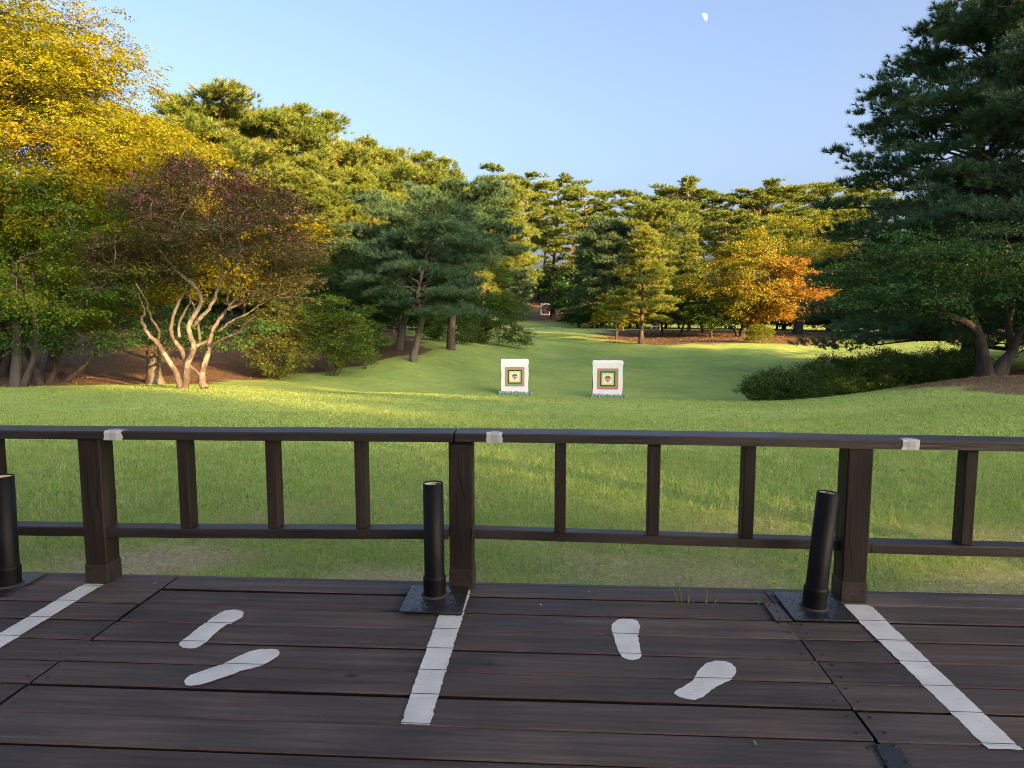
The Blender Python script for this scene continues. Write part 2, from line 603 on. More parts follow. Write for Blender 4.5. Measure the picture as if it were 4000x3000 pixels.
def trunk_line(rg, h, r, lean=(0, 0), wob=0.1, n=7):
    P = trunk_path(rg, h, lean, wob, n)
    f = np.linspace(0, 1, n)
    R = r * (1 - 0.55 * f) + r * 0.5 * np.exp(-f * 14)
    return np.column_stack([P, R])

def plant(name, meshes, loc, rz=0.0, scale=1.0, label=None, cat='tree', group=None, names=('trunk', 'crown')):
    e = empty(name, loc, rz, label, cat, group)
    e.scale = scale if isinstance(scale, (tuple, list)) else (scale,) * 3
    for me, nm in zip(meshes, names):
        obj(nm, me, e)
    return e

# ------------------------------------------------------------------ terrain
ROWS = [
 (22, [(-600,1498),(0,1508),(700,1510),(1100,1523),(1500,1535),(2000,1545),(2500,1556),(2900,1568),(3060,1569),(3288,1546),(3521,1510),(3776,1472),(4000,1464),(4500,1440)]),
 (26, [(-600,1458),(0,1462),(700,1472),(1100,1500),(1500,1537),(1800,1554),(2000,1560),(2500,1570),(2900,1580),(3288,1560),(3521,1525),(3776,1480),(4200,1440)]),
 (28, [(-600,1436),(0,1440),(500,1446),(900,1470),(1100,1490),(1500,1520),(1800,1537),(2010,1541),(2400,1548),(2900,1556),(3300,1545),(3700,1480),(4200,1425)]),
 (34, [(-600,1365),(0,1372),(700,1388),(1100,1410),(1400,1420),(1600,1402),(1750,1435),(2000,1480),(2400,1487),(2900,1490),(3300,1470),(3700,1420),(4200,1370)]),
 (38, [(-600,1315),(0,1320),(700,1338),(1100,1360),(1400,1372),(1560,1352),(1760,1362),(1900,1405),(2050,1440),(2400,1452),(2900,1450),(3300,1430),(3700,1382),(4200,1330)]),
 (44, [(-600,1265),(0,1272),(700,1288),(1200,1310),(1500,1320),(1760,1332),(1950,1358),(2100,1390),(2500,1402),(2900,1400),(3300,1388),(3700,1350),(4200,1310)]),
 (52, [(-600,1210),(0,1220),(700,1240),(1200,1268),(1500,1290),(1800,1306),(2000,1334),(2200,1350),(2500,1352),(2700,1342),(2890,1327),(3000,1338),(3300,1354),(3700,1330),(4200,1300)]),
 (60, [(-600,1170),(0,1180),(700,1200),(1200,1235),(1600,1272),(1900,1300),(2100,1315),(2500,1325),(2700,1316),(2900,1306),(3090,1312),(3400,1326),(3700,1318),(4200,1295)]),
 (70, [(0,1150),(1000,1200),(1600,1260),(2000,1295),(2300,1289),(2700,1293),(3000,1298),(3400,1305),(4000,1300)]),
 (80, [(0,1110),(1000,1160),(1600,1240),(2000,1290),(2150,1290),(2300,1288),(2700,1287),(3400,1295),(4000,1290)]),
 (105, [(0,1060),(1000,1100),(1600,1190),(2000,1268),(2150,1274),(2400,1280),(3000,1280),(4000,1270)]),
 (125, [(0,1040),(1600,1175),(2000,1246),(2150,1252),(2400,1255),(3000,1262),(4000,1255)]),
 (140, [(0,1030),(1600,1140),(2000,1222),(2150,1229),(2400,1234),(3000,1240),(4000,1235)]),
 (160, [(0,1020),(1600,1060),(2000,1130),(2150,1150),(2400,1165),(3000,1180),(4000,1180)]),
 (220, [(0,1040),(2000,1120),(4000,1150)]),
 (620, [(0,1110),(2000,1150),(4000,1160)]),
]
LAWN0 = -0.25
gx = np.unique(np.concatenate([np.linspace(-420, -70, 24), np.arange(-70, -24, 1.0), np.arange(-24, 24, 0.4), np.arange(24, 70, 1.0), np.linspace(70, 420, 24)]))
gy = np.unique(np.concatenate([np.linspace(-90, -6, 18), np.arange(-6, 1, 1.0), np.arange(1, 50, 0.4), np.arange(50, 165, 1.0), np.linspace(165, 620, 20)]))

def build_height():
    rowz, rowd = [], []
    for d, pts in ROWS:
        xs = np.array([xcol(px, d, py) for px, py in pts])
        zs = np.array([zrow(py, d) for px, py in pts])
        rowd.append(d)
        rowz.append(np.interp(gx, xs, zs))
    rowz = np.array(rowz)
    # the lip row continues sideways at the picture's column, so near rows use the same x
    Z = np.zeros((len(gy), len(gx)))
    lip = rowz[0]
    for i, y in enumerate(gy):
        if y <= 2.8:
            Z[i] = LAWN0 + 0.0
        elif y < 22:
            t = (y - 2.8) / (22 - 2.8)
            # hold the lip's value along lines of sight so that the lawn widens evenly
            xs = np.clip(gx * 22 / max(y, 6.0), gx[0], gx[-1])
            Z[i] = LAWN0 + (np.interp(xs, gx, lip) - LAWN0) * t ** 1.45
        else:
            Z[i] = [np.interp(y, rowd, rowz[:, j]) for j in range(len(gx))]
    # soften along y
    K = np.array([0.25, 0.5, 0.25])
    for _ in range(5):
        Zp = np.vstack([Z[:1], Z, Z[-1:]])
        W = Zp[:-2] * 0.25 + Zp[1:-1] * 0.5 + Zp[2:] * 0.25
        Z = W
        Zp = np.hstack([Z[:, :1], Z, Z[:, -1:]])
        Z = Zp[:, :-2] * 0.25 + Zp[:, 1:-1] * 0.5 + Zp[:, 2:] * 0.25
    X, Y = np.meshgrid(gx, gy)
    # unseen hill added behind right of the deck to lift the shading pines
    R_ = (X - Y) * 0.7071
    Z += np.clip(R_ - 62, 0, 80) * 0.30
    Z += np.where(Y > 5, 0.02 * np.sin(X * 0.9 + Y * 0.35) * np.sin(Y * 0.5 - X * 0.2), 0)
    return Z
GZ = build_height()

def terrain(x, y):
    x = np.asarray(x, float); y = np.asarray(y, float)
    i = np.clip(np.searchsorted(gx, x) - 1, 0, len(gx) - 2)
    j = np.clip(np.searchsorted(gy, y) - 1, 0, len(gy) - 2)
    u = np.clip((x - gx[i]) / (gx[i + 1] - gx[i]), 0, 1)
    v = np.clip((y - gy[j]) / (gy[j + 1] - gy[j]), 0, 1)
    return (GZ[j, i] * (1 - u) * (1 - v) + GZ[j, i + 1] * u * (1 - v) + GZ[j + 1, i] * (1 - u) * v + GZ[j + 1, i + 1] * u * v)

def foot(px, d, sink=0.03):
    x = xcol(px, d, 1350)
    return Vector((x, d, float(terrain(x, d)) - sink))

def mulch_mask(x, y):
    px = 2000 + FPX * x / np.maximum(y, 0.5) * 1.0
    px = px + 42 * np.sin(y * 1.3 + 1.6 * np.sin(x * 0.7)) + 30 * np.sin(x * 2.3 + y * 0.6) + 18 * np.sin(y * 4.1 - x * 1.9)
    L = np.interp(y, [15, 20, 22, 24, 26, 30, 34, 36, 38, 44, 60, 70, 80], [-900, -300, 380, 760, 900, 1150, 1500, 1640, 1640, 1640, 1560, 1640, 1900])
    a = np.clip((L - px) / 60 + 0.5, 0, 1) * (y > 14)
    # under the maples and pine on the right
    l = np.interp(y, [50, 53, 56, 60, 66, 72], [2760, 2560, 2400, 2340, 2330, 2380])
    r = np.interp(y, [48, 52, 56, 60, 70], [3160, 3250, 3280, 3320, 3330])
    b = np.clip(np.minimum(px - l, r - px) / 110 + 0.4, 0, 1) * np.clip((y - 49.5) / 3, 0, 1) * np.clip((84 - y) / 8, 0, 1)
    c = np.clip((px - 3400) / 120, 0, 1) * np.clip((y - 53) / 3, 0, 1)
    # the mound below the right-hand maple
    lm = np.interp(y, [10, 13, 16, 20, 23, 27], [4500, 4050, 3760, 3500, 3420, 3500])
    e = np.clip((px - lm) / 160 + 0.4, 0, 1) * np.clip((30 - y) / 3, 0, 1) * (y > 9)
    # the bank round the far target
    f = np.clip((y - 116) / 8, 0, 1)
    return np.maximum.reduce([a, b, c, e, f])

def dry_mask(x, y):
    g = np.clip((5.2 - y) / 1.4, 0, 1)
    n = 0.5 + 0.5 * np.sin(x * 2.3 + 1.1 * np.sin(y * 3.1) + 0.6) * np.sin(y * 3.7 + 1.3 * np.sin(x * 1.7))
    n = np.clip((n - 0.42) * 2.4, 0, 1)
    return np.clip(0.8 * g * (0.05 + 1.0 * n) * np.where(x < -0.4, 1.1, 0.8), 0, 1)

def ground_material():
    m, nt, out = newmat('ground')
    L = nt.links.new
    p = N(nt, 'BsdfPrincipled', i_Roughness=0.9)
    p.inputs['Specular IOR Level'].default_value = 0.15
    tc = N(nt, 'TexCoord')
    a = N(nt, 'Attribute', attribute_name='mulch')
    dr = N(nt, 'Attribute', attribute_name='dry')
    n_big = N(nt, 'TexNoise', i_Scale=0.3, i_Detail=6.0, i_Roughness=0.6)
    n_mid = N(nt, 'TexNoise', i_Scale=2.2, i_Detail=5.0, i_Roughness=0.65)
    n_fine = N(nt, 'TexNoise', i_Scale=38.0, i_Detail=6.0, i_Roughness=0.8)
    for q in (n_big, n_mid, n_fine):
        L(tc.outputs['Object'], q.inputs['Vector'])
    g1 = ramp(nt, [(0.3, (0.265, 0.375, 0.095)), (0.55, (0.33, 0.45, 0.115)), (0.75, (0.38, 0.46, 0.135))])
    L(n_mid.outputs[0], g1.inputs[0])
    g2 = ramp(nt, [(0.32, (0.74, 0.8, 0.76)), (0.52, (1.0, 1.0, 1.0)), (0.68, (1.25, 1.13, 1.0))])
    L(n_big.outputs[0], g2.inputs[0])
    g = mixc(nt, g1.outputs[0], g2.outputs[0], 1.0, 'MULTIPLY')
    f = ramp(nt, [(0.3, (0.5, 0.52, 0.5)), (0.5, (1, 1, 1)), (0.7, (1.5, 1.45, 1.4))])
    L(n_fine.outputs[0], f.inputs[0])
    g = mixc(nt, g, f.outputs[0], 1.0, 'MULTIPLY')
    straw = ramp(nt, [(0.35, (0.25, 0.19, 0.12)), (0.6, (0.55, 0.45, 0.32))])
    L(n_fine.outputs[0], straw.inputs[0])
    g = mixc(nt, g, straw.outputs[0], dr.outputs['Fac'])
    mu = ramp(nt, [(0.28, (0.075, 0.043, 0.027)), (0.5, (0.17, 0.105, 0.065)), (0.72, (0.3, 0.21, 0.14))])
    n_m = N(nt, 'TexNoise', i_Scale=14.0, i_Detail=8.0, i_Roughness=0.75)
    L(tc.outputs['Object'], n_m.inputs['Vector'])
    L(n_m.outputs[0], mu.inputs[0])
    md = N(nt, 'Math', operation='MULTIPLY_ADD', i_1=1.3, i_2=-0.65)
    L(n_mid.outputs[0], md.inputs[0])
    ad = N(nt, 'Math', operation='ADD')
    L(a.outputs['Fac'], ad.inputs[0]); L(md.outputs[0], ad.inputs[1])
    mr = N(nt, 'MapRange', i_1=0.3, i_2=0.72)
    L(ad.outputs[0], mr.inputs[0])
    c = mixc(nt, g, mu.outputs[0], mr.outputs[0])
    L(c, p.inputs['Base Color'])
    b = N(nt, 'Bump', i_Strength=0.7, i_Distance=0.05)
    L(n_fine.outputs[0], b.inputs['Height'])
    L(b.outputs[0], p.inputs['Normal'])
    L(p.outputs[0], out.inputs[0])
    return m
M['ground'] = ground_material()

def build_ground():
    X, Y = np.meshgrid(gx, gy)
    V = np.column_stack([X.ravel(), Y.ravel(), GZ.ravel()])
    nx = len(gx)
    i = np.arange(len(gy) - 1)[:, None] * nx
    j = np.arange(nx - 1)[None]
    F = np.stack([i + j, i + j + 1, i + nx + j + 1, i + nx + j], -1).reshape(-1, 4)
    me = mesh_arrays('ground', V, F, {'mulch': mulch_mask(V[:, 0], V[:, 1]), 'dry': dry_mask(V[:, 0], V[:, 1])}, True, M['ground'])
    o = obj('ground', me, kind='structure', label='sloping lawn with needle covered banks under the trees')
build_ground()

# grass blades of the near lawn, thinning out with distance
def build_grass():
    rg = rs(5)
    m, nt, out = newmat('grass_blade')
    a = N(nt, 'Attribute', attribute_name='tint')
    r = ramp(nt, [(0.0, (0.14, 0.25, 0.06)), (0.35, (0.275, 0.41, 0.10)), (0.62, (0.37, 0.49, 0.14)), (0.8, (0.40, 0.46, 0.18)), (0.9, (0.4, 0.31, 0.18)), (1.0, (0.55, 0.44, 0.3))])
    nt.links.new(a.outputs['Fac'], r.inputs[0])
    d = N(nt, 'BsdfDiffuse'); t = N(nt, 'BsdfTranslucent')
    nt.links.new(r.outputs[0], d.inputs[0]); nt.links.new(r.outputs[0], t.inputs[0])
    mx = N(nt, 'MixShader', i_0=0.45)
    nt.links.new(d.outputs[0], mx.inputs[1]); nt.links.new(t.outputs[0], mx.inputs[2])
    nt.links.new(mx.outputs[0], out.inputs[0])
    M['grass'] = m
    Vs, ts = [], []
    for d0, d1, n, hh, ww in ((3.1, 4.8, 120000, 0.05, 0.005), (4.8, 7.5, 130000, 0.055, 0.0085), (7.5, 12.0, 110000, 0.05, 0.013), (12.0, 23.5, 120000, 0.036, 0.022)):
        y = np.sqrt(rg.uniform(d0 ** 2, d1 ** 2, n))
        x = rg.uniform(-1, 1, n) * (y * 0.84 + 1.0)
        dry = dry_mask(x, y)
        mul = mulch_mask(x, y)
        keep = (rg.rand(n) > mul * 0.9) & (rg.rand(n) > dry * 0.5)
        # not under the deck
        dy = x * math.sin(YAW) + y * math.cos(YAW)
        keep &= dy > 3.86 * S
        x, y, dry = x[keep], y[keep], dry[keep]
        n = len(x)
        z = terrain(x, y)
        clump = 0.5 + 0.25 * np.sin(x * 5.1 + 2 * np.sin(y * 4.3)) * np.sin(y * 6.2 + 1.7 * np.sin(x * 3.3)) + 0.25 * np.sin(x * 13 + y * 4) * np.sin(y * 11 - x * 5)
        az = rg.uniform(0, 6.283, n)
        lean = np.clip(rg.normal(0.75, 0.4, n) + dry * 0.6, 0.05, 1.45)
        h = hh * rg.uniform(0.5, 1.35, n) * (0.75 + 0.5 * clump)
        tall = rg.rand(n) < 0.015
        h = np.where(tall, h * 1.7, h)
        dirv = np.column_stack([np.cos(az) * np.sin(lean), np.sin(az) * np.sin(lean), np.cos(lean)])
        b = rg.uniform(0, 6.283, n)
        side = np.column_stack([np.cos(b), np.sin(b), np.zeros(n)])
        w = ww * rg.uniform(0.6, 1.4, n)
        P = np.column_stack([x, y, z - 0.004])
        tip = P + dirv * h[:, None]
        V = np.stack([P + side * w[:, None] * 0.5, P - side * w[:, None] * 0.5, tip], 1)
        Vs.append(V.reshape(-1, 3))
        brown = rg.rand(n) < (0.13 + 0.75 * dry)
        t = np.where(brown, rg.uniform(0.8, 1.0, n), np.clip(0.4 + 0.4 * (clump - 0.5) + rg.normal(0, 0.2, n), 0, 0.78))
        ts.append(np.repeat(t, 3))
    V = np.concatenate(Vs)
    F = np.arange(len(V)).reshape(-1, 3)
    obj('grass', mesh_arrays('grass', V, F, {'tint': np.concatenate(ts)}, False, m), kind='stuff', label='short mown grass of the lawn in front of the deck')
build_grass()

# ------------------------------------------------------------------ deck
def wood(name, base, spec=0.35, rough=0.55, ridge=True, axis='X', crack=False):
    m, nt, out = newmat(name)
    L = nt.links.new
    p = N(nt, 'BsdfPrincipled', i_Roughness=rough)
    p.inputs['Specular IOR Level'].default_value = spec
    tc = N(nt, 'TexCoord')
    oi = N(nt, 'ObjectInfo')
    ad = N(nt, 'VectorMath', operation='ADD')
    L(tc.outputs['Object'], ad.inputs[0])
    sc_ = N(nt, 'VectorMath', operation='SCALE')
    sc_.inputs[0].default_value = (31.0, 17.0, 23.0)
    L(oi.outputs['Random'], sc_.inputs['Scale'])
    L(sc_.outputs[0], ad.inputs[1])
    mp = N(nt, 'Mapping')
    mp.inputs['Scale'].default_value = {'X': (1.1, 22, 22), 'Z': (22, 22, 1.1)}[axis]
    L(ad.outputs[0], mp.inputs['Vector'])
    gr = N(nt, 'TexNoise', i_Scale=1.6, i_Detail=8.0, i_Roughness=0.7)
    L(mp.outputs[0], gr.inputs['Vector'])
    blot = N(nt, 'TexNoise', i_Scale=3.0, i_Detail=4.0)
    L(ad.outputs[0], blot.inputs['Vector'])
    r1 = ramp(nt, [(0.28, tuple(c * 0.55 for c in base)), (0.5, base), (0.72, tuple(c * 1.65 for c in base))])
    L(gr.outputs[0], r1.inputs[0])
    r2 = ramp(nt, [(0.35, (0.75, 0.75, 0.78)), (0.65, (1.25, 1.22, 1.2))])
    L(blot.outputs[0], r2.inputs[0])
    c = mixc(nt, r1.outputs[0], r2.outputs[0], 1.0, 'MULTIPLY')
    rv = N(nt, 'MapRange', i_1=0.0, i_2=1.0, i_3=0.8, i_4=1.22)
    L(oi.outputs['Random'], rv.inputs[0])
    cv = N(nt, 'CombineColor')
    for k in range(3):
        L(rv.outputs[0], cv.inputs[k])
    c = mixc(nt, c, cv.outputs[0], 1.0, 'MULTIPLY')
    if ridge:
        # pale scuffs and specks of dirt, knots
        vo = N(nt, 'TexVoronoi', i_Scale=9.0)
        L(ad.outputs[0], vo.inputs['Vector'])
        rk = ramp(nt, [(0.012, (1, 1, 1)), (0.022, (0, 0, 0))])
        L(vo.outputs['Distance'], rk.inputs[0])
        c = mixc(nt, c, (0.3, 0.28, 0.26), rk.outputs[0])
        v2 = N(nt, 'TexVoronoi', i_Scale=2.3)
        mp2 = N(nt, 'Mapping')
        mp2.inputs['Scale'].default_value = (1, 2.2, 1)
        L(ad.outputs[0], mp2.inputs['Vector'])
        L(mp2.outputs[0], v2.inputs['Vector'])
        rk2 = ramp(nt, [(0.03, (1, 1, 1)), (0.075, (0, 0, 0))])
        L(v2.outputs['Distance'], rk2.inputs[0])
        c = mixc(nt, c, tuple(q * 0.35 for q in base), rk2.outputs[0])
        sn = N(nt, 'TexNoise', i_Scale=5.0, i_Detail=6.0, i_Roughness=0.8)
        mp3 = N(nt, 'Mapping')
        mp3.inputs['Scale'].default_value = (0.5, 2.5, 1)
        L(ad.outputs[0], mp3.inputs['Vector'])
        L(mp3.outputs[0], sn.inputs['Vector'])
        rs_ = ramp(nt, [(0.58, (0, 0, 0)), (0.8, (0.5, 0.5, 0.5))])
        L(sn.outputs[0], rs_.inputs[0])
        c = mixc(nt, c, (0.2, 0.18, 0.172), rs_.outputs[0])
    L(c, p.inputs['Base Color'])
    rr = N(nt, 'MapRange', i_1=0.3, i_2=0.7, i_3=rough - 0.1, i_4=rough + 0.15)
    L(blot.outputs[0], rr.inputs[0])
    L(rr.outputs[0], p.inputs['Roughness'])
    h = gr.outputs[0]
    if ridge:
        wv = N(nt, 'TexWave', wave_type='BANDS', bands_direction='Y', i_Scale=62.0, i_Distortion=0.6)
        wv.inputs['Detail'].default_value = 1.0
        L(tc.outputs['Object'], wv.inputs['Vector'])
        hs = N(nt, 'Math', operation='MULTIPLY_ADD', i_1=0.05)
        L(wv.outputs['Fac'], hs.inputs[0]); L(gr.outputs[0], hs.inputs[2])
        h = hs.outputs[0]
    b = N(nt, 'Bump', i_Strength=0.9, i_Distance=0.005)
    L(h, b.inputs['Height'])
    L(b.outputs[0], p.inputs['Normal'])
    L(p.outputs[0], out.inputs[0])
    return m
M['deck'] = wood('dark_stained_decking', (0.085, 0.067, 0.058), 0.3, 0.62)
M['rail'] = wood('dark_brown_painted_wood', (0.030, 0.021, 0.018), 0.6, 0.42, ridge=False)
M['post'] = wood('dark_brown_painted_post', (0.030, 0.021, 0.018), 0.3, 0.55, ridge=False, axis='Z')
M['shoe'] = plain('rust_brown_post_shoe', (0.034, 0.022, 0.019), 0.6, 0, 0.4, 40)
M['crack'] = plain('dark_crack', (0.006, 0.005, 0.005), 0.9)
M['joist'] = plain('dark_joist', (0.02, 0.016, 0.014), 0.9)

M['gap_shade'] = plain('painted_gap_shade', (0.012, 0.010, 0.009), 0.9, spec=0.1)  # near-black board sides, painting in the shade between the planks
deck = empty('deck', (0, 0, 0), -YAW, kind='structure')
deck['label'] = 'dark brown timber shooting deck'
EDGES = [3.845, 3.672, 3.466, 3.265, 3.06, 2.862, 2.668, 2.470, 2.277, 2.08, 1.88, 1.68, 1.48, 1.28]
COLS = [(-5.4, -2.162), (-2.156, 1.163), (1.169, 4.5)]

def plank_mesh(x0, x1, w, th, rg):
    """a board lying along X, slightly cupped, worn rounded edges"""
    e = 0.0045
    prof = [(-w / 2, -th), (-w / 2, -e), (-w / 2 + e * 0.5, -e * 0.25), (-w / 2 + e * 1.4, 0), (0, rg.uniform(-0.0015, 0.0008)),
            (w / 2 - e * 1.4, 0), (w / 2 - e * 0.5, -e * 0.25), (w / 2, -e), (w / 2, -th)]
    n = 7
    xs = np.linspace(x0, x1, n)
    V, F = [], []
    k = len(prof)
    ph = rg.uniform(0, 6.28)
    for i, x in enumerate(xs):
        dz = 0.0012 * math.sin(x * 1.7 + ph)
        dyy = 0.0012 * math.sin(x * 1.1 + ph * 2)
        for y, z in prof:
            V.append((x, y + dyy, z + dz))
    for i in range(n - 1):
        for j in range(k):
            a, b = i * k + j, i * k + (j + 1) % k
            F.append((a, a + k, b + k, b))
    b = Build()
    b.add(V, F)
    b.poly.append(list(range(k)))
    b.poly.append([(n - 1) * k + j for j in range(k)][::-1])
    me = b.mesh('plank', [M['deck'], M['gap_shade']])
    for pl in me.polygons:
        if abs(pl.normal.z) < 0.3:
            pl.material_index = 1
    return me

rgd = rs(11)
ZOFF = {}
for r in range(len(EDGES) - 1):
    y1, y0 = EDGES[r] * S, EDGES[r + 1] * S
    for c, (xa, xb) in enumerate(COLS):
        gap = 0.0108 + rgd.uniform(-0.003, 0.003)
        ja, jb = rgd.uniform(-0.004, 0.004, 2)
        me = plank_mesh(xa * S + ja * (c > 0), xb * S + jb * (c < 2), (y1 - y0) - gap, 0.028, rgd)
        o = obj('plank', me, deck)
        dz = rgd.uniform(-0.0028, 0.001) - (0.004 if c == 1 and r in (1, 2) else 0)
        o.location = (0, (y0 + y1) / 2 + rgd.uniform(-0.001, 0.001), dz)
        o.rotation_euler = (rgd.uniform(-0.004, 0.004), 0, rgd.uniform(-0.0012, 0.0012))
        ZOFF[(r, c)] = dz
b = Build()
b.box(-5.4 * S, 4.5 * S, 3.85 * S, 3.885 * S, -0.24, -0.008, 0.003)
b.obj('fascia_board', M['rail'], deck)
b = Build()
for x in np.arange(-5.2, 4.5, 0.83):
    b.box((x - 0.05) * S, (x + 0.05) * S, 1.3 * S, 3.84 * S, -0.2, -0.034, 0)
b.obj('joists', M['joist'], deck)
# screws in pairs at the board ends
for r in range(len(EDGES) - 1):
    pass
M['screw'] = plain('rusty_screw', (0.05, 0.035, 0.028), 0.5, 0.6)
bm = bmesh.new()
bmesh.ops.create_cone(bm, cap_ends=True, segments=10, radius1=0.0055, radius2=0.004, depth=0.003)
scr = bpy.data.meshes.new('screw'); bm.to_mesh(scr); bm.free(); scr.materials.append(M['screw'])
for r in range(2, 12):
    for X in (-2.125, -2.2, 1.125, 1.21):
        for f in (0.25, 0.75):
            o = obj('screw', scr, deck)
            Y = EDGES[r] + (EDGES[r + 1] - EDGES[r]) * f
            o.location = ((X + rgd.uniform(-.012, .012)) * S, (Y + rgd.uniform(-.01, .01)) * S, 0.0005)

def paint_material(name='white_paint', c=(0.72, 0.72, 0.69), worn=0.5):
    m, nt, out = newmat(name)
    L = nt.links.new
    p = N(nt, 'BsdfPrincipled', i_Roughness=0.6)
    tc = N(nt, 'TexCoord')
    n1 = N(nt, 'TexNoise', i_Scale=9.0, i_Detail=6.0)
    mp = N(nt, 'Mapping'); mp.inputs['Scale'].default_value = (4, 60, 4)
    L(tc.outputs['Object'], n1.inputs['Vector']); L(tc.outputs['Object'], mp.inputs['Vector'])
    n2 = N(nt, 'TexNoise', i_Scale=2.5, i_Detail=7.0, i_Roughness=0.75); L(mp.outputs[0], n2.inputs['Vector'])
    r1 = ramp(nt, [(0.3, tuple(q * 0.84 for q in c)), (0.7, tuple(q * 1.06 for q in c))]); L(n1.outputs[0], r1.inputs[0])
    r2 = ramp(nt, [(0.27, (worn, worn * 0.94, worn * 0.88)), (0.42, (1, 1, 1))]); L(n2.outputs[0], r2.inputs[0])
    n3 = N(nt, 'TexNoise', i_Scale=26.0, i_Detail=7.0, i_Roughness=0.75)
    mp2 = N(nt, 'Mapping'); mp2.inputs['Scale'].default_value = (1, 3.5, 1)
    L(tc.outputs['Object'], mp2.inputs['Vector']); L(mp2.outputs[0], n3.inputs['Vector'])
    r3 = ramp(nt, [(0.60, (0, 0, 0)), (0.68, (0.75, 0.75, 0.75))]); L(n3.outputs[0], r3.inputs[0])
    pc_ = mixc(nt, r1.outputs[0], r2.outputs[0], 1.0, 'MULTIPLY')
    L(mixc(nt, pc_, (0.16, 0.14, 0.125), r3.outputs[0]), p.inputs['Base Color'])
    b = N(nt, 'Bump', i_Strength=0.35, i_Distance=0.003); L(n2.outputs[0], b.inputs['Height']); L(b.outputs[0], p.inputs['Normal'])
    L(p.outputs[0], out.inputs[0])
    return m
M['paint'] = paint_material()

def clip_poly(P, y0, y1):
    for s, lim in ((1, y0), (-1, y1)):
        out = []
        for i in range(len(P)):
            a, b = P[i], P[(i + 1) % len(P)]
            ia, ib = s * (a[1] - lim) >= 0, s * (b[1] - lim) >= 0
            if ia:
                out.append(a)
            if ia != ib:
                t = (lim - a[1]) / (b[1] - a[1])
                out.append((a[0] + (b[0] - a[0]) * t, lim))
        P = out
        if not P:
            break
    return P

def rough_outline(P, rg, step=0.012, amp=0.0011):
    out = []
    for i in range(len(P)):
        a, b = np.array(P[i]), np.array(P[(i + 1) % len(P)])
        n = max(1, int(np.linalg.norm(b - a) / step))
        for k in range(n):
            q = a + (b - a) * k / n
            out.append(tuple(q + rg.normal(0, amp, 2)))
    return out

def painted(name, outline, seed, label=None):
    """brushed paint following the boards: a thin skin on each board, dipping a little into each gap"""
    rg = rs(seed)
    P = rough_outline([(x * S, y * S) for x, y in outline], rg)
    cx = sum(q[0] for q in outline) / len(outline)
    c = 0 if cx < -2.16 else (1 if cx < 1.166 else 2)
    b = Build()
    for r in range(len(EDGES) - 1):
        y1, y0 = EDGES[r] * S, EDGES[r + 1] * S
        Q = clip_poly(P, y0 + 0.0075, y1 - 0.0075)
        h = ZOFF[(r, c)] + 0.0024
        if len(Q) > 2:
            b.add([(x, y, h) for x, y in Q], [list(range(len(Q)))])
        Q = clip_poly(P, y0 - 0.0075, y0 + 0.0075)
        if len(Q) > 2 and r < len(EDGES) - 2:
            h2 = ZOFF[(r + 1, c)] + 0.0024
            b.add([(x, y, h2 - 0.002 if y < y0 else h - 0.002) for x, y in Q], [list(range(len(Q)))])
    o = b.obj(name, M['paint'], deck)
    if label:
        o['label'] = label
    return o

painted('painted_line', [(-2.625, 3.69), (-2.605, 3.70), (-2.513, 3.70), (-2.513, 1.62), (-2.63, 1.62)], 1, 'white stripe in front of the left post')
painted('painted_line', [(-0.462, 3.735), (-0.447, 3.735), (-0.453, 2.474), (-0.563, 2.474), (-0.572, 3.42), (-0.457, 3.42)], 2, 'white stripe in front of the middle post')
painted('painted_line', [(1.515, 3.645), (1.535, 3.668), (1.64, 3.668), (1.658, 3.64), (1.655, 2.44), (1.537, 2.44)], 3, 'white stripe in front of the right post')

def shoe(cx, cy, ax, ay, L, wt, wh, flip=1):
    """outline of a sole: wide ball at the toe, narrower heel"""
    n = 36
    ax_ = np.array([ax, ay]) / math.hypot(ax, ay)
    sd = np.array([-ax_[1], ax_[0]]) * flip
    ts = np.linspace(0, 1, 15)
    wl = np.interp(ts, [0, .06, .15, .4, .65, .85, .95, 1], [.30, .72, .95, .84, .98, .98, .66, .25])
    base = wh + (wt - wh) * np.clip((ts - .3) / .4, 0, 1)
    curve = 0.10 * L * np.clip(ts - 0.4, 0, 1) ** 1.5 * 0.5
    lft = [np.array([cx, cy]) + ax_ * (t - .5) * L + sd * (w * b / 2 + c) for t, w, b, c in zip(ts, wl, base, curve)]
    rgt = [np.array([cx, cy]) + ax_ * (t - .5) * L - sd * (w * b / 2 - c) for t, w, b, c in zip(ts, wl, base, curve)]
    return [tuple(q) for q in lft + rgt[::-1]]

def dkxy(px, py):
    p_ = at(px, py, 1.0)
    t = (EYE) / (EYE - p_.z)
    x, y = p_.x * t, 1.0 * t
    return (x * math.cos(YAW) - y * math.sin(YAW)) / S, (x * math.sin(YAW) + y * math.cos(YAW)) / S
# traced soles (photo pixels brought down onto the deck)
def trace(pts):
    return [dkxy(*q) for q in pts]
k5 = 1500 / 2212
z5 = lambda L: trace([(x * k5, 2150 + y * k5) for x, y in L])
z6 = lambda L: trace([(1400 + x * k5, 2150 + y * k5) for x, y in L])
painted('painted_footprint', z5([(1030,548),(1040,528),(1100,482),(1180,418),(1215,390),(1260,360),(1300,343),(1350,338),(1390,343),(1406,356),(1398,378),(1360,400),(1310,425),(1270,452),(1220,500),(1180,535),(1150,556),(1125,567),(1090,569),(1050,563)]), 4, 'white footprint with its toe towards the left lane')
painted('painted_footprint', z5([(1060,760),(1065,745),(1100,722),(1180,695),(1260,668),(1310,645),(1380,610),(1440,585),(1500,573),(1560,571),(1600,577),(1612,592),(1600,615),(1560,640),(1520,660),(1450,685),(1380,703),(1320,725),(1250,748),(1190,768),(1150,780),(1100,785),(1068,780)]), 5, 'long narrow white footprint nearest the left joint')
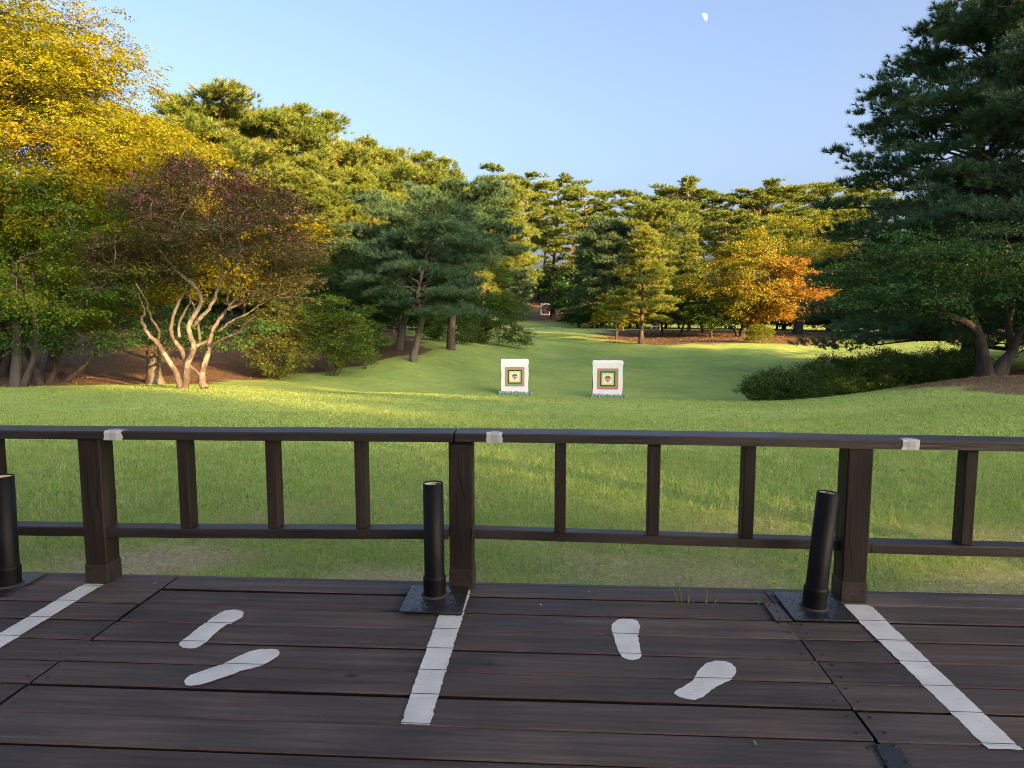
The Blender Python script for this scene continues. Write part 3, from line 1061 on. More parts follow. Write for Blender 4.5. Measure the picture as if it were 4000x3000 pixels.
painted('painted_footprint', z6([(1458,445),(1465,415),(1490,395),(1530,390),(1580,393),(1610,405),(1622,430),(1618,460),(1610,490),(1616,530),(1625,580),(1630,610),(1615,630),(1580,635),(1545,630),(1520,615),(1500,590),(1485,545),(1472,500),(1460,470)]), 6, 'upright white footprint pointing at the rail')
painted('painted_footprint', z6([(1813,828),(1830,812),(1880,785),(1925,755),(1945,715),(1970,680),(2010,652),(2060,640),(2110,641),(2150,655),(2175,680),(2172,715),(2150,745),(2110,768),(2060,790),(2020,820),(1985,848),(1940,866),(1890,862),(1845,850)]), 7, 'slanting white footprint with a bulging toe')

# repair plates on the deck
M['plate_brown'] = plain('brown_repair_plate', (0.085, 0.065, 0.058), 0.55, 0.1, 0.3, 50)
M['plate_steel'] = plain('dull_steel_plate', (0.05, 0.05, 0.055), 0.4, 0.5, 0.3, 50)
def repair(name, quad, mat, screws, label):
    q = [dkxy(*p) for p in quad]
    b = Build()
    z0, z1 = 0.0012, 0.004
    V = [(x * S, y * S, z1) for x, y in q] + [(x * S, y * S, z0) for x, y in q]
    b.add(V, [[3, 2, 1, 0], [0, 1, 5, 4], [1, 2, 6, 5], [2, 3, 7, 6], [3, 0, 4, 7]])
    o = b.obj(name, mat, deck)
    o['label'] = label
    for p in screws:
        x, y = dkxy(*p)
        s = obj('screw', scr, o)
        s.location = (x * S, y * S, z1 + 0.0012)
s7 = 1400 / 2212
r7 = lambda L: [(2600 + x * s7, 2150 + y * s7) for x, y in L]
repair('repair_plate', r7([(605, 332), (685, 330), (786, 441), (680, 437)]), M['plate_brown'], r7([(640, 345), (672, 342), (705, 425), (745, 425), (690, 385)]), 'brown riveted plate beside the right pipe base')
repair('repair_plate', r7([(1284, 1203), (1432, 1204), (1545, 1370), (1385, 1370)]), M['plate_steel'], r7([(1310, 1220), (1412, 1217), (1370, 1310), (1487, 1312)]), 'dark steel plate with screws at the board joint')

# ------------------------------------------------------------------ railing
rail = empty('wooden_railing', (0, 0, 0), -YAW, 'low dark brown timber railing along the front edge of the deck', 'railing')
PW = 0.128
POSTS = [-4.62, -2.563, -0.503, 1.587, 3.66]
def topz(x):
    return np.interp(x, [-4.8, -3.1, -0.527, 0.5, 1.58, 2.43, 3.8], [0.862, 0.869, 0.880, 0.882, 0.869, 0.863, 0.855])
for i, X in enumerate(POSTS):
    tz = float(topz(X)) - 0.0465
    y0 = [3.70, 3.712, 3.76, 3.697, 3.70][i]
    b = Build().box((X - PW / 2) * S, (X + PW / 2) * S, (y0 + 0.004) * S, (y0 + 0.13) * S, 0.10 * S, tz * S, 0.005)
    po = b.obj('post', M['post'], rail)
    b = Build().box((X - PW / 2 - 0.003) * S, (X + PW / 2 + 0.003) * S, (y0 + 0.0005) * S, (y0 + 0.136) * S, -0.004, 0.108 * S, 0.004)
    b.obj('post_shoe', M['shoe'], po)
    if i in (1, 2, 3):
        # drying cracks in the face of the post
        for j, (xo, zt, zb, dx) in enumerate({1: [(-0.03, 0.8, 0.2, 0.035), (0.035, 0.6, 0.3, 0.01)], 2: [(-0.025, 0.81, 0.45, 0.05), (-0.03, 0.55, 0.13, 0.035)], 3: [(-0.045, 0.58, 0.12, 0.03)]}[i]):
            rg = rs(50 + i * 5 + j)
            n = 11
            t = np.linspace(0, 1, n)
            cx = X + xo + dx * t + 0.006 * np.sin(t * 9 + j) + rg.normal(0, 0.0015, n)
            cz = zt + (zb - zt) * t
            w = 0.0032 * np.sin(math.pi * np.clip(t, 0.02, 0.98)) + 0.0006
            V = [((x - ww) * S, (y0 + 0.0028) * S, z * S) for x, z, ww in zip(cx, cz, w)] + [((x + ww) * S, (y0 + 0.0028) * S, z * S) for x, z, ww in zip(cx, cz, w)]
            V += [(v[0], v[1] + 0.003, v[2]) for v in V]
            b = Build()
            b.add(V, [(k, k + n, k + n + 1, k + 1) for k in range(n - 1)] + [(k, k + 1, k + 1 + 2 * n, k + 2 * n) for k in range(n - 1)] + [(k + n, k + 3 * n, k + 3 * n + 1, k + n + 1) for k in range(n - 1)])
            b.obj('crack', M['crack'], po)

def beam(name, xa, xb, za, zb, y0, y1, th, mat, seed, n=9):
    """a timber along X whose top runs from za to zb"""
    rg = rs(seed)
    e = 0.0045
    xs = np.linspace(xa, xb, n)
    V, F = [], []
    for i, x in enumerate(xs):
        z = za(x) if callable(za) else za + (zb - za) * (i / (n - 1))
        wz = rg.normal(0, 0.0012) if 0 < i < n - 1 else 0
        wy = rg.normal(0, 0.0008) if 0 < i < n - 1 else 0
        for y, q in ((y0, -th), (y0, -e / S), (y0 + e / S, 0), (y1 - e / S, 0), (y1, -e / S), (y1, -th)):
            V.append((x * S, (y + wy) * S, (z + q + wz) * S))
    k = 6
    for i in range(n - 1):
        for j in range(k):
            a, b = i * k + j, i * k + (j + 1) % k
            F.append((a, a + k, b + k, b))
    b = Build(); b.add(V, F)
    b.poly.append(list(range(k))); b.poly.append([(n - 1) * k + j for j in range(k)][::-1])
    return b.obj(name, mat, rail)
TR = [beam('top_rail', -4.75, -0.532, topz, 0, 3.695, 3.872, 0.0465, M['rail'], 1, 11),
      beam('top_rail', -0.522, 3.75, topz, 0, 3.70, 3.877, 0.0465, M['rail'], 2, 11)]
BR = [(-4.55, -2.63, .305, .318), (-2.56, -0.57, .312, .341), (-0.44, 1.525, .340, .312), (1.655, 3.6, .311, .288)]
for i, (xa, xb, za, zb) in enumerate(BR):
    beam('bottom_rail', xa, xb, za, zb, 3.728 if i != 2 else 3.752, 3.835, 0.052, M['rail'], 10 + i)
def botz(x):
    for xa, xb, za, zb in BR:
        if xa <= x <= xb:
            return za + (zb - za) * (x - xa) / (xb - xa)
    return 0.3
for X in (-4.1, -3.64, -3.16, -2.045, -1.545, -1.05, 0.04, 0.54, 1.037, 2.165, 2.66, 3.16):
    Build().box((X - .030) * S, (X + .030) * S, 3.738 * S, 3.828 * S, (botz(X) + 0.001) * S, (float(topz(X)) - 0.0475) * S, 0.003).obj('baluster', M['post'], rail)
# nail heads at the rail ends and on the post shoes
for o_ in [o for o in rail.children if o.name.startswith('bottom_rail')]:
    pass
for i, (xa, xb, za, zb) in enumerate(BR):
    ro = [o for o in rail.children if o.name.startswith('bottom_rail')][i]
    yf = (3.728 if i != 2 else 3.752) * S - 0.001
    for X, zt in ((xa + .025, za), (xb - .025, zb)):
        for q in (0.012, 0.027, 0.041):
            n_ = obj('nail', scr, ro)
            n_.location = ((X + rgd.uniform(-.006, .006)) * S, yf, (zt - q) * S)
            n_.rotation_euler = (math.pi / 2, 0, 0)
for i, X in enumerate(POSTS[1:4]):
    po = [o for o in rail.children if o.name.startswith('post')][i + 1]
    y0 = [3.712, 3.76, 3.697][i]
    for dx, z in ((-.04, .085), (.035, .088), (.0, .03), (.045, .06)):
        n_ = obj('nail', scr, po)
        n_.location = ((X + dx) * S, (y0 + 0.0005) * S - 0.001, z * S)
        n_.rotation_euler = (math.pi / 2, 0, 0)
# white lane marks wrapped over the front edge of the top rail
M['tape'] = paint_material('white_tape', (0.55, 0.56, 0.57), 0.75)
for (xa, xb, ti) in ((-2.455, -2.352, 0), (-0.352, -0.268, 1), (1.79, 1.875, 1)):
    t_ = TR[ti]
    rg = rs(int(100 + xa * 10))
    y0 = 3.695 if ti == 0 else 3.70
    def wrap(x0, x1, off, top, name, mat, jag):
        n = 7
        b = Build()
        za = float(topz((x0 + x1) / 2))
        prof = [(y0 - off, za - 0.048), (y0 - off, za - 0.03), (y0 - off, za - 0.006), (y0 + 0.005, za + off), (y0 + top, za + off)]
        V, F = [], []
        for i, (y, z) in enumerate(prof):
            j1, j2 = rg.normal(0, jag, 2)
            V += [((x0 + j1) * S, y * S, z * S), ((x1 + j2) * S, y * S, z * S)]
        for i in range(len(prof) - 1):
            F.append((i * 2, i * 2 + 1, i * 2 + 3, i * 2 + 2))
        b.add(V, F)
        b.obj(name, mat, t_)
    wrap(xa, xb, 0.003, 0.045, 'paint_mark', M['paint'], 0.004)
    wm = (xa + xb) / 2
    wrap(wm - 0.02, wm + 0.02, 0.006, 0.05, 'tape', M['tape'], 0.001)

# ------------------------------------------------------------------ arrow pipes
M['pipe'] = plain('black_gloss_pipe', (0.007, 0.007, 0.008), 0.5, 0.0, 0.06, 30, 0.3, 0.22)
M['plate'] = plain('blistered_black_plate', (0.02, 0.022, 0.026), 0.2, 0.0, 0.7, 60, 0.4, 1.0)
M['cream'] = plain('cream_pipe_lining', (0.68, 0.58, 0.45), 0.9, 0, 0.3, 40, 0.25)
M['weld'] = plain('dirty_weld', (0.05, 0.045, 0.042), 0.8, 0.0, 0.8, 60, 0.4)

def revolve(b, prof, seg=28, M_=None):
    V, F = [], []
    for r, z in prof:
        for k in range(seg):
            a = k * 2 * math.pi / seg
            v = Vector((r * math.cos(a), r * math.sin(a), z))
            V.append(tuple(M_ @ v) if M_ is not None else tuple(v))
    for i in range(len(prof) - 1):
        for k in range(seg):
            F.append((i * seg + k, i * seg + (k + 1) % seg, (i + 1) * seg + (k + 1) % seg, (i + 1) * seg + k))
    b.add(V, F)

def pipe(X, Y, plate, h, tilt, label, seed):
    cx, cy = X * S, Y * S
    c, s = math.cos(-YAW), math.sin(-YAW)
    e = empty('pipe_stand', (cx * c - cy * s, cx * s + cy * c, 0.0035), -YAW, label, 'pipe stand', 'black pipe stands along the railing')
    x0, x1, y0, y1 = plate
    pl = Build().box(x0 * S - cx, x1 * S - cx, y0 * S - cy, y1 * S - cy, 0, 0.008, 0.002).obj('base_plate', M['plate'], e)
    R = 0.0535 * S
    Mx = Matrix.Rotation(tilt[0], 4, 'Y') @ Matrix.Rotation(tilt[1], 4, 'X')
    b = Build()
    revolve(b, [(R, 0.008), (R, h * S), (R - 0.0035, h * S + 0.001), (R - 0.0045, h * S - 0.002), (R - 0.005, h * S - 0.14)], 32, Mx)
    b.obj('tube', M['pipe'], e, True)
    b = Build()
    revolve(b, [(R - 0.0055, h * S - 0.004), (R - 0.006, h * S - 0.03), (R - 0.007, h * S - 0.1), (0.001, h * S - 0.1)], 24, Mx)
    b.obj('lining', M['cream'], e, True)
    b = Build()
    revolve(b, [(R + 0.0005, 0.088), (R + 0.004, 0.084), (R + 0.0055, 0.078), (R + 0.005, 0.072), (R + 0.0045, 0.02), (R + 0.005, 0.009)], 32, Mx)
    b.obj('collar', M['pipe'], e, True)
    # flakes of paint hanging over the rim
    rg = rs(seed)
    for a in ((1.1,) if seed < 3 else (0.5, 1.3, 2.4)):
        b = Build()
        w = rg.uniform(0.12, 0.35)
        V = []
        for q in np.linspace(-w, w, 5):
            for r, z in ((R - 0.0046, h * S - 0.003), (R - 0.0072, h * S - 0.006 - rg.uniform(0.002, 0.014))):
                V.append(tuple(Mx @ Vector((r * math.cos(a + q), r * math.sin(a + q), z))))
        b.add(V, [(i * 2, i * 2 + 1, i * 2 + 3, i * 2 + 2) for i in range(4)])
        b.obj('paint_flake', M['pipe'], e)
    b = Build()
    revolve(b, [(R + 0.004, 0.014), (R + 0.009, 0.0095), (R + 0.014, 0.0083)], 24)
    b.obj('weld', M['weld'], e, True)
x1p = dkxy(187, 2247); x1q = dkxy(41, 2334)
pipe(-3.01, 3.63, (x1p[0] - 0.33, x1p[0], x1q[1], x1p[1]), 0.625, (0.01, -0.01), 'black pipe stand cut off by the frame beside the left post', 1)
pipe(-0.628, 3.632, (-0.778, -0.4555, 3.415, 3.757), 0.622, (-0.004, 0.0), 'upright black pipe stand on a square plate beside the middle post', 2)
pipe(1.345, 3.593, (1.195, 1.51, 3.437, 3.783), 0.612, (0.078, -0.02), 'tilted black pipe stand on a square plate beside the right post', 3)

# weeds and bits on the deck
M['weed'] = leaf_mat('weed_blade', [(0.0, (0.07, 0.14, 0.03)), (1.0, (0.12, 0.18, 0.05))], 0.3)
def weed(pts, label):
    P0 = [dkxy(*q[0]) for q in pts]
    rg = rs(8)
    V, F, tt = [], [], []
    for (base, tip, hgt), p0 in zip(pts, P0):
        b0 = Vector((p0[0] * S, p0[1] * S, -0.01))
        dxp = (tip[0] - base[0]) / FPX * p0[1] * S
        b1 = b0 + Vector((dxp, 0.01, hgt))
        mid = (b0 + b1) / 2 + Vector((-dxp * 0.12, 0, hgt * 0.08))
        k = len(V)
        for q, w in ((b0, 0.0025), (mid, 0.0022), (b1, 0.0005)):
            V += [(q.x - w, q.y, q.z), (q.x + w, q.y, q.z)]
        F += [(k, k + 1, k + 3, k + 2), (k + 2, k + 3, k + 5, k + 4)]
    e = obj('weed', mesh_arrays('weed', V, np.array(F), {'tint': rg.rand(len(V))}, False, M['weed']))
    e.rotation_euler = (0, 0, -YAW)
    tag(e, label, 'weed')
wz = lambda x, y: (1400 + x * k5, 2150 + y * k5)
weed([(wz(1845, 295), wz(1775, 200), 0.085), (wz(1868, 295), wz(1825, 180), 0.095), (wz(1903, 295), wz(1915, 175), 0.1), (wz(2005, 302), wz(2010, 205), 0.08), (wz(2050, 303), wz(2080, 265), 0.03), (wz(1920, 297), wz(1945, 285), 0.012)], 'thin grass weed growing out of a deck gap')
weed([((2965, 2350), (2945, 2325), 0.02), ((2967, 2350), (2980, 2322), 0.025), ((2964, 2350), (2960, 2315), 0.03), ((2968, 2350), (2995, 2330), 0.018)], 'small leafy weed beside the right pipe plate')
M['pebble'] = plain('pale_pebble', (0.4, 0.33, 0.24), 0.8)
def bit(px, py, r, name, label, sq=(1, 1, 0.5)):
    x, y = dkxy(px, py)
    bm = bmesh.new()
    bmesh.ops.create_icosphere(bm, subdivisions=1, radius=r)
    for v in bm.verts:
        v.co = Vector((v.co.x * sq[0], v.co.y * sq[1], v.co.z * sq[2])) * random.uniform(0.8, 1.15)
    me = bpy.data.meshes.new(name); bm.to_mesh(me); bm.free(); me.materials.append(M['pebble'])
    o = obj(name, me)
    c, s = math.cos(-YAW), math.sin(-YAW)
    o.location = (x * S * c - y * S * s, x * S * s + y * S * c, r * sq[2] * 0.7 + 0.001)
    tag(o, label, name.replace('_', ' '))
random.seed(4)
bit(*wz(1051, 316), 0.006, 'pebble', 'pale pebble on the deck left of the upright footprint')
bit(*wz(1328, 242), 0.005, 'pebble', 'small white pebble on the outermost deck board')
bit(*r7([(552, 1195)])[0], 0.009, 'twig_piece', 'short pale twig lying on the near deck boards', (0.28, 1.3, 0.3))
bit(*(892 * k5, 2150 + 191 * k5), 0.006, 'wood_chip', 'white chip on the deck right of the left post', (1.3, 0.7, 0.4))

# ------------------------------------------------------------------ archery targets
M['cloth'] = plain('white_target_cloth', (0.74, 0.75, 0.76), 0.8, 0, 0.15, 30, 0.03)
M['t_red'] = plain('faded_red_print', (0.62, 0.13, 0.12), 0.8, var=0.05)
M['t_green'] = plain('green_print', (0.07, 0.38, 0.23), 0.8, var=0.05)
M['t_black'] = plain('dark_green_print', (0.015, 0.035, 0.033), 0.8, var=0.05)
M['t_yellow'] = plain('yellow_print', (0.72, 0.56, 0.15), 0.8, var=0.05)
M['t_brown'] = plain('dark_brown_print', (0.09, 0.06, 0.055), 0.8, var=0.2)
M['t_skin'] = plain('grey_green_print', (0.2, 0.26, 0.2), 0.8, var=0.05)
M['frame'] = plain('dark_green_frame', (0.02, 0.045, 0.035), 0.6)
M['sandbag'] = plain('grey_green_sandbag', (0.20, 0.30, 0.29), 0.85, 0, 0.5, 40, 0.2)
M['tie'] = plain('dark_bag_neck', (0.03, 0.04, 0.045), 0.85)

def sheet(pts, y):
    b = Build()
    b.add([(x, y, z) for x, z in pts], [list(range(len(pts)))])
    return b

def sqring(cx, cz, ho, hi, y):
    b = Build()
    V = []
    for h in (ho, hi):
        V += [(cx - h, y, cz - h), (cx + h, y, cz - h), (cx + h, y, cz + h), (cx - h, y, cz + h)]
    b.add(V, [(i, (i + 1) % 4, 4 + (i + 1) % 4, 4 + i) for i in range(4)])
    return b

def ell(cx, cz, rx, rz, y, n=14, a0=0.0, a1=2 * math.pi):
    a = np.linspace(a0, a1, n, endpoint=(a1 - a0) < 6.2)
    return sheet([(cx + rx * math.cos(q), cz + rz * math.sin(q)) for q in a], y)

def near_target(px, py, d, w, h, label, seed, ears, lean):
    p = at(px, py, d)
    z0 = float(terrain(p.x, d))
    e = empty('archery_target', (p.x, d, z0), math.radians(lean), label, 'archery target', 'near archery targets on the lawn')
    rg = rs(seed)
    nx, nz = 13, 17
    # cloth hung over a stuffed frame: front, folded top and back in one sheet
    xs = np.linspace(-w / 2, w / 2, nx)
    prof = [(0.0, 0.03 + k * (h - 0.05) / (nz - 1)) for k in range(nz)] + [(0.02, h), (0.12, h + 0.005), (0.16, h - 0.02), (0.17, h * 0.55)]
    V = []
    for k, (y, z) in enumerate(prof):
        for i, x in enumerate(xs):
            edge = abs(2 * i / (nx - 1) - 1)
            wob = 0.006 * math.sin(z * 9 + seed) * edge + 0.004 * rg.normal()
            low = max(0, 0.25 - z) * 0.12 * math.sin(i * 2.1 + seed)
            yy = y + (low - abs(wob) * 0.3 if y == 0 else 0) + (0.012 if y == 0 else 0)
            xx = x + (0.008 * math.sin(z * 7 + seed * 2) * (1 if i in (0, nx - 1) else 0))
            V.append((xx, yy, z + (0.006 * math.sin(i * 1.3 + seed) if k >= nz else 0)))
    F = [(k * nx + i, k * nx + i + 1, (k + 1) * nx + i + 1, (k + 1) * nx + i) for k in range(len(prof) - 1) for i in range(nx - 1)]
    b = Build(); b.add(V, F)
    b.obj('cloth', M['cloth'], e, True)
    for s in ears:
        b = Build()
        x0 = s * w / 2
        b.add([(x0, 0.0, h - 0.01), (x0 + s * 0.035, 0.03, h - 0.12), (x0 + s * 0.005, 0.02, h - 0.2), (x0, 0.14, h - 0.01), (x0 + s * 0.03, 0.13, h - 0.11)],
              [(0, 1, 2), (0, 3, 4, 1), (1, 4, 2)])
        b.obj('cloth_fold', M['cloth'], e)
    b = Build()
    b.box(-w / 2 + 0.02, w / 2 - 0.02, 0.03, 0.13, 0.02, h - 0.02, 0.004)
    b.obj('frame', M['frame'], e)
    for s in (-1, 1):
        Build().tube([(s * (w / 2 - 0.03), 0.12, h * 0.8), (s * (w / 2 - 0.01), 0.62, -0.02)], [0.02, 0.02], 6).obj('support_leg', M['frame'], e)
        Build().tube([(s * (w / 2 + 0.004), 0.035, 0.0), (s * (w / 2 - 0.002), 0.05, h * 0.62)], [0.016, 0.012], 6).obj('side_rail', M['frame'], e)
    cz = h * 0.505
    y = -0.004
    u = w
    sqring(0, cz, .355 * u, .30 * u, y).obj('red_square', M['t_red'], e)
    sqring(0, cz, .30 * u, .253 * u, y - .001).obj('green_square', M['t_green'], e)
    sqring(0, cz, .253 * u, .21 * u, y - .002).obj('black_square', M['t_black'], e)
    sqring(0, cz, .21 * u, .155 * u, y - .003).obj('yellow_square', M['t_yellow'], e)
    f = .1 * u
    o = Build()
    mask = ell(0, cz + .25 * f, 1.0 * f, .8 * f, y - .002, 16).obj('mask_face', M['t_brown'], e)
    ell(0, cz + .5 * f, .28 * f, .42 * f, y - .004, 10).obj('brow', M['t_skin'], mask)
    for s in (-1, 1):
        ell(s * .45 * f, cz - .02 * f, .3 * f, .22 * f, y - .005, 10).obj('eye', M['cloth'], mask)
        ell(s * .45 * f, cz + .0 * f, .09 * f, .1 * f, y - .007, 8).obj('pupil', M['t_brown'], mask)
        sheet([(s * .2 * f, cz - .3 * f), (s * .75 * f, cz - .2 * f), (s * .62 * f, cz - .6 * f)], y - .0045).obj('cheek', M['t_black'], mask)
    sheet([(-.2 * f, cz - .2 * f), (-.42 * f, cz - .55 * f), (-.25 * f, cz - 1.0 * f), (0, cz - 1.12 * f), (.25 * f, cz - 1.0 * f), (.42 * f, cz - .55 * f), (.2 * f, cz - .2 * f)], y - .006).obj('red_muzzle', M['t_red'], mask)
    return e, p.x, z0

words = ['first', 'second', 'third', 'fourth', 'fifth', 'sixth', 'seventh', 'eighth', 'ninth', 'tenth', 'eleventh', 'twelfth', 'thirteenth']
def bag_mesh(seed):
    """a small stuffed bag lying on its side, with a tied neck"""
    rg = rs(seed)
    prof = [(-0.085, 0.01), (-0.08, 0.045), (-0.05, 0.06), (0, 0.064), (0.045, 0.056), (0.07, 0.03), (0.082, 0.016), (0.10, 0.03)]
    n = 10
    V, F = [], []
    for i, (x, r) in enumerate(prof):
        for k in range(n):
            a = 2 * math.pi * k / n
            rr = r * (1 + 0.12 * rg.normal())
            V.append((rr * 1.05 * math.cos(a), x, max(-0.05, rr * 0.95 * math.sin(a))))
    for i in range(len(prof) - 1):
        for k in range(n):
            F.append((i * n + k, i * n + (k + 1) % n, (i + 1) * n + (k + 1) % n, (i + 1) * n + k))
    b = Build(); b.add(V, F)
    b.poly.append(list(range(n))[::-1]); b.poly.append([(len(prof) - 1) * n + k for k in range(n)])
    return b.mesh('sandbag', M['sandbag'], True)
BAGS = [bag_mesh(s) for s in range(4)]
bm = bmesh.new()
bmesh.ops.create_cone(bm, segments=8, radius1=0.024, radius2=0.02, depth=0.016, cap_ends=True)
TIE = bpy.data.meshes.new('neck_tie'); bm.to_mesh(TIE); bm.free(); TIE.materials.append(M['tie'])

def bags(x0, x1, y, n, label, group, seed):
    rg = rs(seed)
    for i in range(n):
        x = x0 + (x1 - x0) * (i + 0.5) / n
        o = obj('sandbag', BAGS[rg.randint(4)])
        yy = y - 0.13 + rg.uniform(-0.025, 0.025)
        o.location = (x, yy, float(terrain(x, yy)) + 0.062)
        o.rotation_euler = (rg.uniform(0.15, 0.5), rg.uniform(-0.4, 0.4), rg.uniform(-0.35, 0.35))
        o.scale = (0.98 * (x1 - x0) / n / 0.125, 1.15, rg.uniform(1.1, 1.6))
        tag(o, label.format(words[i]), 'sandbag', group)
        t = obj('neck_tie', TIE, o)
        t.location = (0, 0.082, 0)
        t.rotation_euler = (math.pi / 2, 0, 0)
d1 = 28.0
e1, x1_, z1_ = near_target(2011, 1545, d1, 1.08, 1.40, 'white cloth target with square rings, the left one of the near pair', 1, (1,), 2)
w1 = 0.62
bags(x1_ - 0.66, x1_ + 0.68, d1 - 0.02, 11, 'small grey green sandbag, {} from the left along the foot of the left near target', 'sandbags at the left near target', 3)
d2 = 27.4
e2, x2_, z2_ = near_target(2373, 1552, d2, 1.15, 1.44, 'white cloth target with square rings, the right one showing its dark side rail', 2, (-1, 1), -3)
bags(x2_ - 0.68, x2_ + 0.70, d2 - 0.02, 11, 'small grey green sandbag, {} from the left along the foot of the right near target', 'sandbags at the right near target', 4)

# far target on the bank
M['t_grey'] = plain('dark_grey_print', (0.045, 0.045, 0.055), 0.8, var=0.05)
M['t_rose'] = plain('rose_red_print', (0.3, 0.11, 0.12), 0.8, var=0.05)
dF = 138.0
pF = at(2132, 1236, dF)
zF = float(terrain(pF.x, dF))
ft = empty('far_target', (pF.x, dF, zF), math.radians(-1), 'distant white target board with a red disc in a black square on the dark bank', 'archery target')
wF, hF = 2.05, at(2132, 1184, dF).z - zF
b = Build().box(-wF / 2, wF / 2, 0, 0.25, 0.0, hF, 0.01); b.obj('board', M['cloth'], ft)
sheet([(-.34 * wF, hF * .73), (.34 * wF, hF * .73), (.34 * wF, hF * .84), (-.34 * wF, hF * .84)], -0.02).obj('black_bar', M['t_grey'], ft)
sheet([(-.34 * wF, hF * .1), (.34 * wF, hF * .1), (.34 * wF, hF * .65), (-.34 * wF, hF * .65)], -0.02).obj('black_square', M['t_grey'], ft)
ell(0, hF * .385, .235 * wF, .235 * wF, -0.03, 24).obj('red_disc', M['t_rose'], ft)
for s in (-1, 1):
    Build().tube([(s * .8, .2, hF * .8), (s * .8, 1.4, -.3)], [.05, .05], 6).obj('support_leg', M['frame'], ft)

# rope fences
M['rope'] = plain('pale_rope', (0.45, 0.44, 0.38), 0.8)
M['stake'] = plain('pale_wooden_stake', (0.35, 0.3, 0.24), 0.8)
def rope_fence(pts, h, label, r=0.02):
    e = empty('rope_fence', (0, 0, 0), 0, label, 'rope fence')
    tops = []
    for x, y in pts:
        z = float(terrain(x, y))
        Build().tube([(x, y, z - 0.1), (x, y, z + h)], [0.04, 0.035], 6).obj('stake', M['stake'], e)
        tops.append(np.array([x, y, z + h * 0.9]))
    line = []
    for a, c in zip(tops[:-1], tops[1:]):
        for t in np.linspace(0, 1, 7)[:-1]:
            line.append(a + (c - a) * t - UP * 0.05 * math.sin(math.pi * t))
    line.append(tops[-1])
    Build().tube(line, [r] * len(line), 5).obj('rope', M['rope'], e)
def fp(px, d):
    return (xcol(px, d, 1300), d)
rope_fence([fp(px, d) for px, d in ((1960, 71), (1990, 72), (2019, 73), (2055, 74), (2088, 75), (2122, 76), (2155, 77), (2190, 79))], 0.32, 'low white rope fence on stakes in front of the far target meadow')
rope_fence([fp(px, d) for px, d in ((1540, 50), (1590, 51), (1650, 52), (1720, 53), (1765, 53.5))], 0.45, 'pale rope strung behind the dark leaning pine trunks')
rope_fence([fp(px, d) for px, d in ((3340, 57), (3400, 57), (3450, 56.5))], 0.3, 'short low rope below the dark trees right of the orange maple')
rope_fence([fp(px, d) for px, d in ((3590, 50), (3650, 49), (3700, 48), (3760, 47.5))], 0.3, 'low rope behind the big hedge beneath the right maple')
# bench
M['bench'] = plain('pale_bench', (0.4, 0.4, 0.38), 0.7)
bx, by = fp(2560, 72)
bn = empty('bench', (bx, by, float(terrain(bx, by))), 0.05, 'small pale bench under the trees behind the lit pine', 'bench')
Build().box(-.6, .6, -.2, .2, .38, .44, .01).obj('seat', M['bench'], bn)
for s in (-1, 1):
    Build().box(s * .45 - .05, s * .45 + .05, -.17, .17, -.05, .38, .01).obj('leg', M['bench'], bn)

# moon: the lit half of the ball, facing the sun
def moon():
    D = 2600.0
    c = at(2748, 69, D)
    R = 18.0 / FPX * c.length * 0.78
    m, nt, out = newmat('moon_dust')
    d = N(nt, 'BsdfDiffuse', i_Roughness=0.8)
    no = N(nt, 'TexNoise', i_Scale=0.1, i_Detail=3.0)
    tc = N(nt, 'TexCoord'); nt.links.new(tc.outputs['Object'], no.inputs['Vector'])
    r = ramp(nt, [(0.35, (0.22, 0.31, 0.52)), (0.65, (0.32, 0.44, 0.7))])
    nt.links.new(no.outputs[0], r.inputs[0]); nt.links.new(r.outputs[0], d.inputs[0]); nt.links.new(d.outputs[0], out.inputs[0])
    bm = bmesh.new()
    bmesh.ops.create_uvsphere(bm, u_segments=32, v_segments=20, radius=R)
    bmesh.ops.delete(bm, geom=[v for v in bm.verts if v.co.z < R * 0.12], context='VERTS')
    for f in bm.faces: f.smooth = True
    me = bpy.data.meshes.new('moon'); bm.to_mesh(me); bm.free(); me.materials.append(m)
    o = obj('moon', me)
    o.location = c
    o.rotation_euler = to_sun.to_track_quat('Z', 'Y').to_euler()
    tag(o, 'pale gibbous moon high in the blue sky', 'moon')
moon()

# ------------------------------------------------------------------ trees
def ztop(py, d):
    return zrow(py, d)

